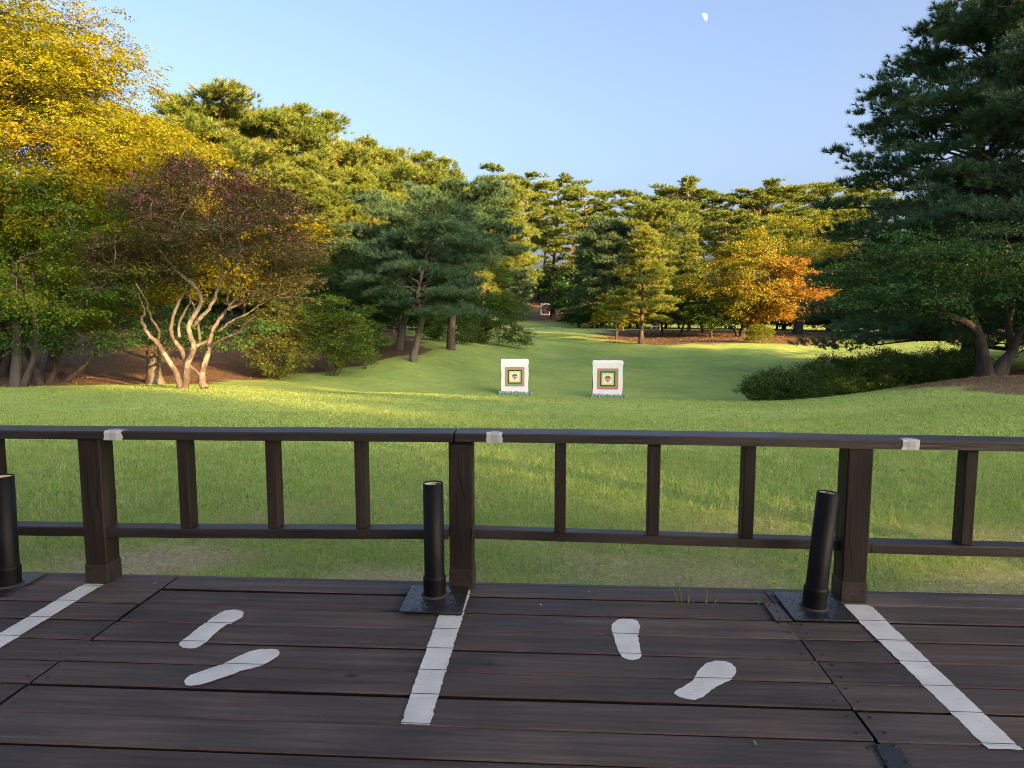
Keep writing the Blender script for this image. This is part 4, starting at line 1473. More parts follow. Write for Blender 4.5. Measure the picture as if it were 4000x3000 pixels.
# --- crape myrtle, its stems traced
def myrtle():
    d = 20.0
    rg = rs(21)
    b0 = foot(755, d)
    def tr(L, r0, r1, dep=0.0, seed=0):
        out = []
        n = len(L)
        for i, (x, y) in enumerate(L):
            q = at(x * 1300 / 2212, 800 + y * 900 / 1531, d)
            t = i / (n - 1)
            dd = dep * t
            k = (d + dd) / d
            w = Vector((q.x * k, d + dd, EYE + (q.z - EYE) * k))
            out.append((w.x - b0.x, w.y - b0.y, w.z - b0.z, .74 * (r0 + (r1 - r0) * t ** 0.8)))
        # smooth by inserting midpoints (Chaikin)
        A = np.array(out)
        for _ in range(2):
            B = [A[0]]
            for a, c in zip(A[:-1], A[1:]):
                B += [a * .75 + c * .25, a * .25 + c * .75]
            A = np.array(B + [A[-1]])
        A[:, :3] += rg.normal(0, 0.008, (len(A), 3))
        return A
    stems = [
     tr([(1200,1225),(1190,1170),(1165,1100),(1100,1010),(1050,920),(990,870),(950,800),(935,750),(970,720),(940,640)], .13, .035, -.8),
     tr([(1050,905),(1062,830),(1000,760),(985,690),(970,620),(900,520)], .06, .02, -1.4),
     tr([(1210,1225),(1235,1080),(1225,990),(1150,890),(1130,820),(1150,740),(1190,640),(1230,570),(1240,500),(1220,400)], .12, .03, .6),
     tr([(1225,1225),(1240,1130),(1252,1030),(1300,930),(1240,820),(1300,720),(1350,640),(1300,540),(1200,470),(1120,380),(1060,300),(990,230),(930,120)], .14, .025, -.4),
     tr([(1190,880),(1185,780),(1240,690),(1270,640),(1250,560),(1280,430),(1260,300)], .06, .02, 1.0),
     tr([(1300,940),(1345,920),(1385,905),(1420,850),(1440,780)], .075, .04, .5),
     tr([(1358,1225),(1340,1150),(1352,1080),(1370,1030),(1385,960),(1400,880),(1430,800),(1480,730),(1512,690),(1590,590),(1610,480)], .15, .03, .5),
     tr([(1250,1062),(1290,1095),(1335,1135)], .06, .06, 0),
     tr([(1290,800),(1330,750),(1385,700),(1430,620),(1440,570),(1470,490),(1480,400),(1490,330),(1475,240),(1430,150),(1350,60),(1300,-60)], .085, .02, -.6),
     tr([(1470,490),(1540,430),(1575,370),(1590,290),(1600,160),(1560,60),(1580,-60)], .05, .018, .6),
     tr([(1450,840),(1560,755),(1640,730),(1700,680),(1800,620),(1930,575)], .05, .018, -.8),
     tr([(1390,955),(1450,900),(1590,850),(1620,790),(1700,740)], .06, .02, -1.2),
     tr([(1510,695),(1640,640),(1700,560),(1740,500),(1860,430),(1960,300)], .055, .018, .4),
     tr([(1590,450),(1650,380),(1680,270),(1780,240),(1850,150)], .04, .015, 1.2),
     tr([(1330,900),(1310,780),(1300,700),(1250,600),(1130,560),(1000,560)], .06, .018, 1.5),
     tr([(1240,520),(1180,420),(1060,430),(900,330),(760,330)], .04, .015, 1.2),
     tr([(1530,700),(1500,600),(1560,480),(1510,300),(1620,60)], .045, .015, 1.8),
    ]
    def lw(px, py, rx, ry, rz, dd=0):
        q = at(px, py, d + dd)
        return (q.x - b0.x, q.y - b0.y, q.z - b0.z, rx, ry, rz)
    env = [lw(830, 860, 2.2, 2.2, 1.4), lw(620, 940, 1.7, 1.9, 1.25, -.3), lw(1010, 930, 1.45, 1.8, 1.25), lw(800, 770, 1.6, 1.6, .85), lw(500, 1010, 1.0, 1.4, .85),
           lw(1130, 1020, .85, 1.3, .8), lw(480, 1120, .9, 1.1, .55, -.4), lw(1080, 1130, .8, 1.2, .5, .4), lw(700, 1080, .8, 1.4, .4, .6)]
    hi = ztop(640, d) - b0.z
    meshes = broad(22, stems, env, ncl=165, spr=26, m=18, rc=.55, cflat=.5, L=.34, leaf=.062, droop=.1, width=.35, hang=.1, mat='myrtle',
                   bark='bark_myrtle', tr=.1, shell=.6, tint0=.42, ar=.62, rtip=.007, zmin=1.3, upd=.35,
                   tfun=lambda C: .3 * (C[:, 2] - 2.9) / 2.5, tsd=.15, fork=.55, sides=10)
    e = plant('crape_myrtle', meshes, b0, label='crape myrtle with pale twisting stems and dark reddish leaves with pink flowers')
    # flower panicles in the top and left of the crown
    co = np.empty(len(meshes[1].vertices) * 3, np.float32)
    meshes[1].vertices.foreach_get('co', co)
    co = co.reshape(-1, 3)
    wt = np.clip((co[:, 2] - 2.6) / 2, 0, 1) ** 2 + 0.5 * np.clip((-.8 - co[:, 0]) / 2, 0, 1) * (co[:, 2] > 2.2) + 0.004
    nf = 120
    idx = rg.choice(len(co), nf, p=wt / wt.sum())
    base = co[idx] + rg.normal(0, .03, (nf, 3)) + UP * .05
    n = 26
    t = rg.rand(nf, n, 1)
    pos = base[:, None] + (UP + rg.normal(0, .25, (nf, 1, 3))) * t * .17 + rg.normal(0, .04, (nf, n, 3)) * (1.1 - t)
    pos = pos.reshape(-1, 3)
    ax = unit(rg.normal(0, 1, pos.shape)); wd = unit(np.cross(ax, rg.normal(0, 1, pos.shape)))
    fl = leaves_mesh('flowers', pos, ax, wd, .034 * rg.uniform(.6, 1.3, len(pos)), .8, rg.rand(len(pos)), M['flower'])
    obj('flowers', fl, e)
myrtle()

def leafy(name, px, d, py_top, env, trunks, seed, label, group=None, cat='tree', rz=0.0, **kw):
    """env in fractions of the height: (x, y, z, rx, ry, rz)"""
    b0 = foot(px, d)
    H = ztop(py_top, d) - b0.z
    E = [tuple(np.array(q) * H) for q in env]
    rg = rs(seed + 500)
    TL = []
    for (hx, r, lean, ox) in trunks:
        L = trunk_line(rg, hx * H, r, (lean[0] * H, lean[1] * H), .035 * H)
        L[:, 0] += ox
        TL.append(L)
    return plant(name, broad(seed, TL, E, **kw), b0, rz, 1.0, label, cat, group)

# --- yellow-green zelkovas at the left
leafy('zelkova_tree', -20, 25.0, -60, [(.10, .0, .80, .34, .30, .20), (.26, -.05, .53, .42, .32, .16), (.10, -.12, .40, .44, .30, .15), (.0, 0, .62, .32, .3, .2), (.42, .04, .46, .22, .2, .12), (.2, -.15, .28, .34, .22, .08), (.30, .0, .64, .22, .2, .08), (.06, 0, .84, .3, .26, .16), (.16, -.05, .72, .3, .24, .12)],
      [(.5, .26, (.05, 0), 0), (.46, .16, (.18, -.1), .1)], 31, 'tall yellow green tree with drooping leaf sprays at the left edge',
      ncl=250, spr=42, m=30, rc=1.3, cflat=.34, L=.62, leaf=.105, droop=.4, width=.4, hang=.55, mat='zelkova', bark='bark_dark', tr=.2, tint0=.66, ar=.42, upd=.02, zmin=1.2, tsd=.1, shell=.3)
leafy('zelkova_tree', 640, 31.0, 490, [(.0, 0, .72, .42, .36, .22), (.28, -.05, .62, .34, .3, .22), (-.2, 0, .55, .4, .3, .24), (.42, -.1, .5, .22, .2, .2), (.1, -.1, .45, .5, .3, .2)],
      [(.5, .22, (.03, 0), 0)], 32, 'golden green spreading tree rising behind the crape myrtle',
      ncl=110, spr=34, m=24, rc=1.3, cflat=.45, L=.6, leaf=.13, droop=.25, width=.42, hang=.35, mat='zelkova_gold', tr=.2, tint0=.5, ar=.5, upd=.1, zmin=1.4)
leafy('zelkova_tree', 190, 27.0, 620, [(.0, 0, .66, .5, .4, .26), (.3, 0, .5, .4, .3, .25), (-.3, 0, .55, .4, .3, .25), (.1, -.1, .36, .5, .3, .16)],
      [(.5, .2, (.02, 0), 0)], 33, 'lit yellow leaved tree seen through the branches at the left', 
      ncl=100, spr=30, m=22, rc=1.2, cflat=.45, L=.6, leaf=.125, droop=.25, width=.4, hang=.35, mat='zelkova_gold', tr=.2, tint0=.55, ar=.5, upd=.1, zmin=1.2)
leafy('zelkova_tree', 40, 20.8, 500, [(.05, 0, .72, .5, .42, .2), (.38, 0, .5, .36, .34, .16), (-.3, 0, .6, .5, .4, .24), (.12, -.2, .38, .5, .34, .12), (.5, -.05, .64, .26, .28, .12), (-.2, -.1, .86, .34, .3, .12)],
      [(.5, .16, (.04, 0), 0), (.45, .1, (.2, -.05), .1)], 36, 'shaded green tree with drooping sprays in front of the tall yellow one',
      ncl=120, spr=26, m=24, rc=.8, cflat=.26, L=.5, leaf=.085, droop=.35, width=.36, hang=.5, mat='zelkova', bark='bark_dark', tr=.15, tint0=.16, ar=.42, upd=.02, zmin=1.6, tsd=.12, shell=.35)
# dark maple low on the left
leafy('maple_tree', 150, 22.6, 1040, [(.1, 0, .72, .75, .6, .22), (.85, .1, .62, .6, .5, .16), (1.45, .1, .48, .5, .4, .14), (-.4, 0, .62, .6, .5, .2), (.4, -.35, .55, .6, .3, .14), (1.1, -.1, .42, .6, .4, .1), (.2, -.3, .40, .5, .3, .1)],
      [(.55, .15, (-.12, 0), 0), (.5, .12, (.2, 0), .1), (.42, .1, (.5, -.05), .35)], 34, 'low dark green maple with bent black trunks at the left',
      ncl=120, spr=15, m=18, rc=.55, cflat=.28, L=.42, leaf=.075, droop=.12, width=.5, hang=.15, mat='maple', tr=.12, tint0=.4, ar=.75, upd=.05, zmin=1.0, rtip=.009)
leafy('maple_tree', -160, 26, 1120, [(.0, 0, .7, .8, .6, .25), (.5, 0, .55, .6, .5, .2)], [(.5, .12, (.1, 0), 0), (.5, .1, (-.2, 0), .2)], 35, 'dark multi stemmed tree cut off at the left edge',
      ncl=50, spr=14, m=14, rc=.55, cflat=.3, L=.42, leaf=.08, mat='maple', tr=.12, tint0=.35, ar=.75, rtip=.009, upd=.05)

# --- shrubs left of the dark pines
leafy('shrub', 1085, 28, 1150, [(.0, 0, .62, .32, .3, .36), (.05, 0, .3, .34, .3, .2), (-.12, 0, .45, .26, .25, .25)], [(.4, .035, (.03, 0), 0), (.4, .03, (-.05, 0), .06)], 41,
      'tall shrub with leaves turning red and yellow beside the crape myrtle', cat='shrub', ncl=95, spr=14, m=15, rc=.38, cflat=.5, L=.3, leaf=.075, mat='bush_red', tr=.04, tint0=.33, ar=.55, zmin=.25, rtip=.006, tsd=.22)
leafy('shrub', 1290, 30, 1135, [(.0, 0, .66, .42, .36, .3), (.15, 0, .45, .42, .36, .22), (-.2, 0, .5, .3, .3, .25), (.28, -.05, .3, .25, .25, .15)], [(.45, .035, (.1, 0), .05), (.45, .03, (-.14, 0), -.05), (.4, .03, (.2, .05), .1), (.4, .03, (-.02, 0), 0)], 42,
      'big round bright green shrub on thin splayed stems', cat='shrub', ncl=110, spr=14, m=16, rc=.44, cflat=.42, L=.34, leaf=.085, mat='maple_light', tr=.04, tint0=.62, ar=.6, zmin=.55, rtip=.006)
leafy('small_tree', 1422, 32, 1190, [(.0, 0, .66, .3, .3, .3), (.1, 0, .42, .25, .25, .2)], [(.6, .05, (.02, 0), 0)], 43, 'slim young green tree right of the big bright shrub',
      ncl=45, spr=12, m=14, rc=.36, cflat=.45, L=.3, leaf=.08, mat='maple_light', tr=.05, tint0=.3, ar=.6, zmin=.5, rtip=.006)
leafy('bush', 1690, 44, 1225, [(.0, 0, .5, .55, .5, .48)], [(.4, .03, (.1, 0), 0), (.4, .03, (-.1, 0), 0.05)], 44, 'small round bush between the two leaning pine trunks', cat='bush',
      ncl=50, spr=12, m=12, rc=.28, cflat=.6, L=.26, leaf=.075, mat='maple_light', tr=.03, tint0=.3, ar=.55, zmin=.1, rtip=.006)
leafy('bush', 1930, 46, 1222, [(.0, 0, .5, .95, .6, .5), (-.6, 0, .45, .6, .5, .42), (.75, -.1, .3, .5, .45, .3)], [(.4, .03, (.2, 0), .1), (.4, .03, (-.3, 0), -.1)], 45, 'wide rounded bush at the lawn edge right of the tall pine', cat='bush',
      ncl=110, spr=13, m=13, rc=.3, cflat=.6, L=.28, leaf=.08, mat='bush', tr=.03, tint0=.62, ar=.55, zmin=.08, rtip=.006, upd=.4)
leafy('bush', 1800, 43, 1215, [(.0, 0, .5, .5, .4, .5)], [(.5, .03, (.05, 0), 0)], 46, 'narrow dark bush just right of the tall curved pine trunk', cat='bush',
      ncl=45, spr=12, m=12, rc=.28, cflat=.7, L=.28, leaf=.085, mat='bush', tr=.03, tint0=.5, ar=.5, zmin=.1, rtip=.006)
leafy('leafy_tree', 1890, 47, 985, [(.0, 0, .62, .34, .3, .36), (.1, 0, .35, .34, .3, .25), (-.12, -.05, .45, .3, .25, .3)], [(.6, .08, (.03, 0), 0), (.5, .06, (-.08, 0), -.1)], 47, 'bright green leafy tree behind the wide bush',
      ncl=100, spr=14, m=15, rc=.5, cflat=.42, L=.42, leaf=.1, mat='maple_light', tr=.07, tint0=.35, ar=.6, zmin=.6, rtip=.007)
leafy('leafy_tree', 1420, 40, 930, [(.0, 0, .6, .4, .35, .36), (.15, 0, .4, .4, .35, .3), (-.2, 0, .5, .3, .3, .3)], [(.6, .1, (.03, 0), 0)], 48, 'dark leafy tree behind the bright green shrub',
      ncl=100, spr=14, m=14, rc=.55, cflat=.36, L=.45, leaf=.11, mat='maple', tr=.09, tint0=.3, ar=.65, zmin=.6, rtip=.008)
leafy('leafy_tree', 1240, 38, 1010, [(.0, 0, .6, .45, .35, .36), (.2, 0, .4, .4, .35, .3)], [(.6, .1, (.03, 0), 0)], 49, 'shaded leafy tree behind the turning red shrub',
      ncl=70, spr=13, m=14, rc=.55, cflat=.36, L=.45, leaf=.11, mat='maple', tr=.09, tint0=.35, ar=.65, zmin=.6, rtip=.008)

# --- the dark ornamental pines, trunks traced
def traced_pine(base_px, d, pts, py_top, label, seed, **kw):
    b0 = foot(base_px, d)
    L = []
    for x, y in pts:
        q = at(1500 + x * 600 / 2212, 1000 + y * 450 / 1659, d)
        L.append((q.x - b0.x, q.y - b0.y + random.uniform(-.05, .05), q.z - b0.z))
    topq = ztop(py_top, d) - b0.z
    x, y, z = L[-1]
    while z < topq - .4:
        z += .7; x += random.uniform(-.2, .2)
        L.append((x, y + random.uniform(-.2, .2), z))
    A = np.array(L)
    A[0, 2] = -.25
    for _ in range(2):
        B = [A[0]]
        for a, c in zip(A[:-1], A[1:]):
            B += [a * .75 + c * .25, a * .25 + c * .75]
        A = np.array(B + [A[-1]])
    me = pine(seed, topq, trunk=A, **kw)
    return plant('pine_tree', me, b0, label=label)
random.seed(3)
traced_pine(1609, 34, [(405, 1520), (430, 1400), (480, 1250), (500, 1100), (545, 950), (570, 870), (520, 740), (480, 640), (500, 480), (530, 330)], 960, 'dark pine with a bent forked trunk nearest the lawn', 61,
            extra=[([(.35, 0, 2.35), (.62, -.1, 2.75), (.85, -.1, 3.2), (.98, 0, 3.6)], .12, .05)], base=.42, R=2.9, nbr=30, pads=9, pr=.72, tufts=26, k=26, ln=.22, w=.017, tr=.2, prof='flat', mat='blue_pine', bark='bark_grey', rise=0., flat=.55, tint0=.5, stubs=2, sides=10)
traced_pine(1556, 37, [(205, 1330), (250, 1150), (270, 1000), (300, 880), (340, 760), (420, 660), (470, 500), (380, 250), (420, 60)], 880, 'leaning dark pine with a pale scar on its trunk', 62,
            base=.38, R=3.3, nbr=36, pads=9, pr=.8, tufts=24, k=26, ln=.24, w=.019, tr=.22, prof='flat', mat='blue_pine', bark='bark_grey', rise=0.02, flat=.55, tint0=.48, stubs=3, sides=10)
traced_pine(1762, 38.5, [(962, 1340), (965, 1150), (968, 1000), (985, 850), (1000, 700), (1030, 590), (1000, 500), (1040, 380), (1090, 280), (1120, 200), (1095, 80), (1100, -60)], 800, 'tall pine with an S shaped trunk at the edge of the lawn', 63,
            base=.6, R=3.1, nbr=36, pads=9, pr=.8, tufts=24, k=26, ln=.24, w=.02, tr=.24, prof='round', mat='blue_pine', bark='bark_pine', rise=0.05, flat=.45, tint0=.5, stubs=5, sides=10)
# fork of the nearest pine
def pine_row(lst):
    pass

# --- pine stock, copied over the slopes
FAR = [pine(70 + i, 17.0, base=.52, R=3.4, nbr=20, pads=6, pr=.85, tufts=16, k=18, ln=.36, w=.05, tr=.22, prof='round', lean=((-1.2, .9, .3, -.4)[i], 0), wob=.35, flat=.55, tint0=.6, stubs=8) for i in range(4)]
MID = [pine(80 + i, 14.0, base=.22, R=3.8, nbr=44, pads=8, pr=.95, tufts=24, k=26, ln=.34, w=.034, tr=.2, prof='round', lean=((.6, -.5, .2)[i], 0), wob=.3, flat=.95, tint0=.62, stubs=4) for i in range(3)]
CON = [pine(90 + i, 11.0, base=.20, R=3.0, nbr=56, pads=7, pr=.62, tufts=17, k=24, ln=.27, w=.026, tr=.19, prof='cone', wob=.08, flat=.55, tint0=.58, rise=.08, stubs=2) for i in range(2)]
WHITE = [pine(95 + i, 15.0, base=.07, lvar=(.8, 1.05), R=6.2, nbr=120, pads=10, pr=.76, tufts=18, k=24, ln=.25, w=.022, tr=.34, prof='egg', wob=.12, mat='blue_pine', bark='bark_dark', flat=.5, tint0=.5, rise=.0, droop=.05, stubs=0) for i in range(2)]
STOCK = {'far': (FAR, 18.0), 'mid': (MID, 15.6), 'con': (CON, 11.0), 'white': (WHITE, 15.0)}
used = {}
rgp = rs(77)
def put(kind, i, px, d, py_top, label, group=None, wide=1.0, rz=None, mat=None, name='pine_tree'):
    meshes, h = STOCK[kind]
    me = meshes[i % len(meshes)]
    b0 = foot(px, d)
    s = (ztop(py_top, d) - b0.z) / h
    key = (kind, i % len(meshes))
    rz = rgp.uniform(0, 6.28) if rz is None else rz
    sc3 = (s * wide, s * wide, s)
    if key not in used:
        o = plant(name, me, b0, rz, sc3, label, 'tree', group)
        used[key] = o
    else:
        o = copy_tree(used[key], b0, rz, sc3, label, group)
        o.name = name
    if mat:
        for ch in o.children:
            if ch.name.startswith('crown'):
                ch.material_slots[0].link = 'OBJECT'
                ch.material_slots[0].material = M[mat]
    return o
G1 = 'sunlit pines on the left slope'
for k, (px, d, py, w, lab) in enumerate([
    (830, 52, 338, 1.25, 'tallest sunlit pine of the left slope with a spike at its top left'),
    (1010, 54, 385, 1.15, 'sunlit pine just right of the tallest one on the left slope'),
    (1180, 56, 420, 1.15, 'sunlit pine with a reddish limb above the crape myrtle'),
    (1330, 60, 520, 1.1, 'sunlit pine in the middle of the left slope skyline'),
    (1480, 62, 525, 1.05, 'sunlit pine with two small tips on the left slope skyline'),
    (1610, 66, 590, 1.1, 'sunlit pine above the dark ornamental pines'),
    (1730, 70, 640, 1.1, 'last bright pine where the left slope meets the far row'),
    (1880, 74, 690, 1.15, 'bright yellow green pine behind the tall S shaped trunk'),
    (1960, 78, 760, 1.0, 'lower bright pine behind the round leafy tree'),
    (680, 50, 440, 1.2, 'sunlit pine behind the golden spreading tree'),
    (1120, 46, 640, 1.1, 'lower pine with an orange trunk right of the golden spreading tree'),
    (1270, 47, 700, 1.1, 'pine half in shade behind the dark leafy trees'),
    (1420, 49, 720, 1.1, 'shaded pine behind the leaning dark pines'),
    (1560, 50, 740, 1.0, 'shaded pine right behind the forked pine'),
    (960, 42, 760, 1.0, 'green pine directly behind the crape myrtle crown')]):
    put('mid', k, px, d, py, lab, G1, w)
put('mid', 1, 2012, 64, 1035, 'small round pine leaning out beside the far target meadow', None, 1.0, mat='blue_pine')
G2 = 'tall red pines of the far skyline'
fx = [(1930, 655), (2060, 690), (2170, 680), (2290, 700), (2420, 745), (2560, 720), (2680, 690), (2790, 715), (2900, 705), (3010, 715), (3120, 700), (3230, 695), (3330, 690)]
words = ['first', 'second', 'third', 'fourth', 'fifth', 'sixth', 'seventh', 'eighth', 'ninth', 'tenth', 'eleventh', 'twelfth', 'thirteenth']
for k, (px, py) in enumerate(fx):
    put('far', k, px + rgp.uniform(-12, 12), 128 + rgp.uniform(-8, 14), py + rgp.uniform(-8, 8), f'tall red pine, {words[k]} from the left along the far skyline', G2, 1.35 + rgp.uniform(-.1, .2))
G3 = 'second row of red pines below the far skyline'
for k, (px, d, py) in enumerate([(2010, 116, 770), (2120, 150, 760), (2240, 118, 820), (2330, 146, 790), (2480, 118, 800), (2610, 112, 790), (2740, 150, 770), (2860, 110, 800), (2980, 146, 790), (3090, 108, 800), (3200, 112, 790), (3300, 150, 760)]):
    put('far', k + 1, px, d, py, f'red pine of the lower far row, {words[k]} from the left', G3, 1.3)
put('far', 2, 2168, 146, 905, 'slender pine with a bare reddish trunk above the far target', None, 1.05)
for k, (px, d, py) in enumerate([(3060, 90, 830), (3180, 96, 830), (2960, 100, 820), (3290, 88, 800), (2900, 108, 830)]):
    put('far', k, px, d, py, 'red pine behind the maples, ' + ['above the thick grey trunk', 'above the right end of the orange maple', 'above the yellow green crown', 'beside the dark right hand pines', 'above the left of the orange maple'][k], 'red pines behind the big maples', 1.3)
# undergrowth below the far pines
G4 = 'dark trees at the foot of the far pines'
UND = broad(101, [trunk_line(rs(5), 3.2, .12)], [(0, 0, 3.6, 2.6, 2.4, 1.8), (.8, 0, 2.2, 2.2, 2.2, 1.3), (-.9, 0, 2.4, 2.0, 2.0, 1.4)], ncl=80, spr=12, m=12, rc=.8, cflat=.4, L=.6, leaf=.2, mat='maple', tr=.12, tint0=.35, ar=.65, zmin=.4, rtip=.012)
STOCK['und'] = ([UND], 5.4)
for k, (px, d, py, w, lab) in enumerate([
    (1925, 122, 1010, 1.1, 'dark tree left of the far target'), (2300, 122, 1000, 1.2, 'dark drooping tree right of the far target'), (2350, 108, 1020, 1.2, 'dark tree behind the small yellow green tree'),
    (2200, 150, 1040, 1.3, 'dark tree on the bank above the far target'), (2100, 152, 1040, 1.3, 'dark tree on the bank up left of the far target'),
    (2460, 100, 1090, 1.4, 'dark tree in the gap left of the lit pine trunk'), (2600, 98, 1100, 1.4, 'dark tree in the gap behind the bench'), (2740, 96, 1110, 1.4, 'dark tree in the gap behind the small maples'),
    (2850, 94, 1080, 1.4, 'dark tree behind the orange maple trunk'), (2980, 92, 1090, 1.4, 'dark tree between the two big maple trunks'), (1890, 96, 1060, 1.1, 'dark tree behind the small leaning pine'),
    (3120, 88, 1090, 1.4, 'dark tree behind the thick grey trunk'), (3230, 84, 1060, 1.3, 'dark tree right of the orange maple'), (3340, 80, 1040, 1.3, 'dark tree above the short low rope')]):
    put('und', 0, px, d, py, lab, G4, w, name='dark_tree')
# --- middle pines and the lit conifer
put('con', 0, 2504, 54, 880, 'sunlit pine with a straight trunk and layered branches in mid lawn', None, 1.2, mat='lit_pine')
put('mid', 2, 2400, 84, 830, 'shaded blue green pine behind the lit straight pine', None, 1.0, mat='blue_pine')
put('mid', 0, 2560, 80, 765, 'broad sunlit pine towering behind the straight one', None, 1.05)
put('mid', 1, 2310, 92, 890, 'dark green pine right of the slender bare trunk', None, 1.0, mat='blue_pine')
put('con', 1, 2690, 68, 930, 'pine half hidden between the straight pine and the maples', None, 1.1)
leafy('small_tree', 2408, 59, 1130, [(.0, 0, .66, .42, .36, .3), (.25, 0, .5, .34, .3, .2), (-.2, 0, .5, .34, .3, .2)], [(.6, .08, (.04, 0), 0), (.5, .06, (-.1, 0), 0)], 51, 'small yellow green tree with a pale forked trunk left of the straight pine',
      ncl=60, spr=12, m=13, rc=.5, cflat=.4, L=.42, leaf=.12, mat='maple_yellow', tr=.08, tint0=.35, ar=.7, zmin=1.0, rtip=.008)
for k, (px, d, py, lean, mt, t0, lab) in enumerate([
    (2585, 64, 1130, (-.05, 0), 'maple_light', .4, 'small maple with a straight thin trunk right of the bench'),
    (2650, 61, 1080, (.08, 0), 'maple_light', .5, 'small maple with a dark leaning trunk in front of the others'),
    (2775, 58, 1150, (.12, 0), 'maple_light', .35, 'low green maple with a pale slanting trunk near the lawn'),
    (2740, 66, 960, (.03, 0), 'maple_yellow', .3, 'yellow green maple left of the orange one')]):
    leafy('maple_tree', px, d, py, [(.0, 0, .68, .42, .36, .26), (.28, 0, .5, .34, .3, .16), (-.25, 0, .55, .34, .3, .2), (.1, -.15, .4, .4, .25, .1)], [(.55, .11, lean, 0)], 52 + k, lab, 'small maples on the mulched rise',
          ncl=75, spr=12, m=13, rc=.55, cflat=.32, L=.48, leaf=.13, mat=mt, tr=.1, tint0=t0, ar=.7, zmin=1.1, rtip=.009, upd=.05)
leafy('maple_tree', 2893, 58, 930, [(.12, 0, .66, .5, .42, .28), (.5, 0, .52, .36, .34, .32), (-.22, 0, .52, .42, .34, .27), (.3, -.2, .4, .56, .34, .22), (.72, 0, .32, .26, .26, .22), (.0, -.1, .3, .46, .32, .14), (.05, 0, .82, .36, .3, .14)],
      [(.4, .3, (.02, 0), 0), (.5, .2, (.2, 0), .1), (.5, .16, (-.18, 0), -.1)], 57, 'large orange maple glowing in the low sun on the right',
      ncl=150, spr=28, m=18, rc=1.05, cflat=.4, L=.6, leaf=.14, mat='maple_orange', tr=.26, tint0=.25, ar=.65, zmin=1.0, rtip=.01, upd=.08, tfun=lambda C: .5 * np.clip((C[:, 0] + .2) / 5.0, -.2, .9))
leafy('maple_tree', 3110, 66, 790, [(.0, 0, .66, .42, .36, .26), (.2, 0, .46, .34, .3, .26), (-.25, 0, .55, .3, .3, .26)], [(.5, .42, (.02, 0), 0)], 58, 'yellow green maple on a thick flared trunk behind the orange one',
      ncl=130, spr=13, m=14, rc=.85, cflat=.36, L=.65, leaf=.16, mat='maple_yellow', tr=.3, tint0=.5, ar=.65, zmin=2.0, rtip=.012)
leafy('shrub', 2962, 50.5, 1268, [(.0, 0, .5, .7, .5, .45)], [(.4, .02, (.2, 0), .05), (.4, .02, (-.3, 0), -.05)], 59, 'small lit shrub on the slope in front of the orange maple', cat='shrub',
      ncl=35, spr=12, m=12, rc=.22, cflat=.6, L=.28, leaf=.1, mat='maple_yellow', tr=.02, tint0=.15, ar=.45, zmin=.05, rtip=.006, upd=.4)
# --- right-hand dark side
for k, (px, d, py, lab) in enumerate([(3480, 66, 900, 'dark pine in the shade right of the orange maple'), (3620, 60, 820, 'dark pine behind the right hand maple'), (3800, 56, 760, 'dark pine behind the hedge at the right'),
                                      (3380, 76, 860, 'dark pine at the end of the far row'), (4050, 50, 640, 'dark pine behind the big white pine at the right edge')]):
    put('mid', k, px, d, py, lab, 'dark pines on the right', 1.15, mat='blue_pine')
put('white', 0, 4170, 28, -420, 'huge dark blue green pine filling the upper right corner', None, .95)
put('white', 1, 3800, 33, -10, 'tall dark pine forming the left outline of the right hand trees', None, 1.14)
def right_maple():
    d = 22.6
    b0 = foot(3885, d)
    H = ztop(860, d) - b0.z
    def tr(L, r0, r1, dep):
        A = []
        for i, (x, y) in enumerate(L):
            t = i / (len(L) - 1)
            q = at(3200 + x * .3617, 1000 + y * .3617, d + dep * t)
            A.append((q.x - b0.x, q.y - b0.y, q.z - b0.z, r0 + (r1 - r0) * t + .12 * math.exp(-t * 12) * (r0 > .15)))
        A = np.array(A)
        for _ in range(2):
            B = [A[0]]
            for a, c in zip(A[:-1], A[1:]):
                B += [a * .75 + c * .25, a * .25 + c * .75]
            A = np.array(B + [A[-1]])
        return A
    TL = [tr([(1895, 1340), (1915, 1260), (1980, 1150), (2085, 1045), (2110, 960), (2070, 870), (2030, 700), (2100, 500)], .2, .09, .3),
          tr([(1960, 1320), (1990, 1220), (2050, 1120), (2090, 1050)], .16, .12, .1),
          tr([(1790, 1330), (1780, 1150), (1760, 1000), (1715, 830), (1650, 760), (1540, 690), (1400, 640), (1180, 590), (1000, 560)], .2, .05, -.8),
          tr([(1720, 840), (1690, 700), (1600, 560), (1450, 430)], .13, .05, .6),
          tr([(2090, 1000), (2150, 850), (2250, 760), (2400, 700)], .1, .05, -.5)]
    E = [tuple(np.array(q) * H) for q in [(-.30, 0, .74, .62, .5, .2), (-.62, .05, .54, .42, .4, .15), (.25, 0, .70, .6, .5, .22), (-.1, -.3, .56, .6, .3, .12), (.3, -.1, .5, .4, .4, .14), (-.5, .2, .44, .35, .3, .1), (-.75, .3, .64, .3, .3, .14)]]
    plant('maple_tree', broad(65, TL, E, ncl=130, spr=17, m=18, rc=.66, cflat=.2, L=.46, leaf=.085, droop=.12, width=.5, hang=.15, mat='maple', tr=.17, tint0=.38, ar=.72, zmin=1.5, rtip=.01, upd=.03, sides=12), b0,
          label='spreading dark green maple with a leaning grey trunk on the right mound')
right_maple()
leafy('bush', 3760, 25, 1375, [(.0, 0, .5, 1.0, .6, .5)], [(.5, .02, (.1, 0), 0)], 66, 'wispy dark bush beneath the right hand maple', cat='bush', ncl=30, spr=10, m=12, rc=.3, cflat=.3, L=.35, leaf=.07, mat='maple', tr=.02, tint0=.3, ar=.5, zmin=.05, rtip=.005)
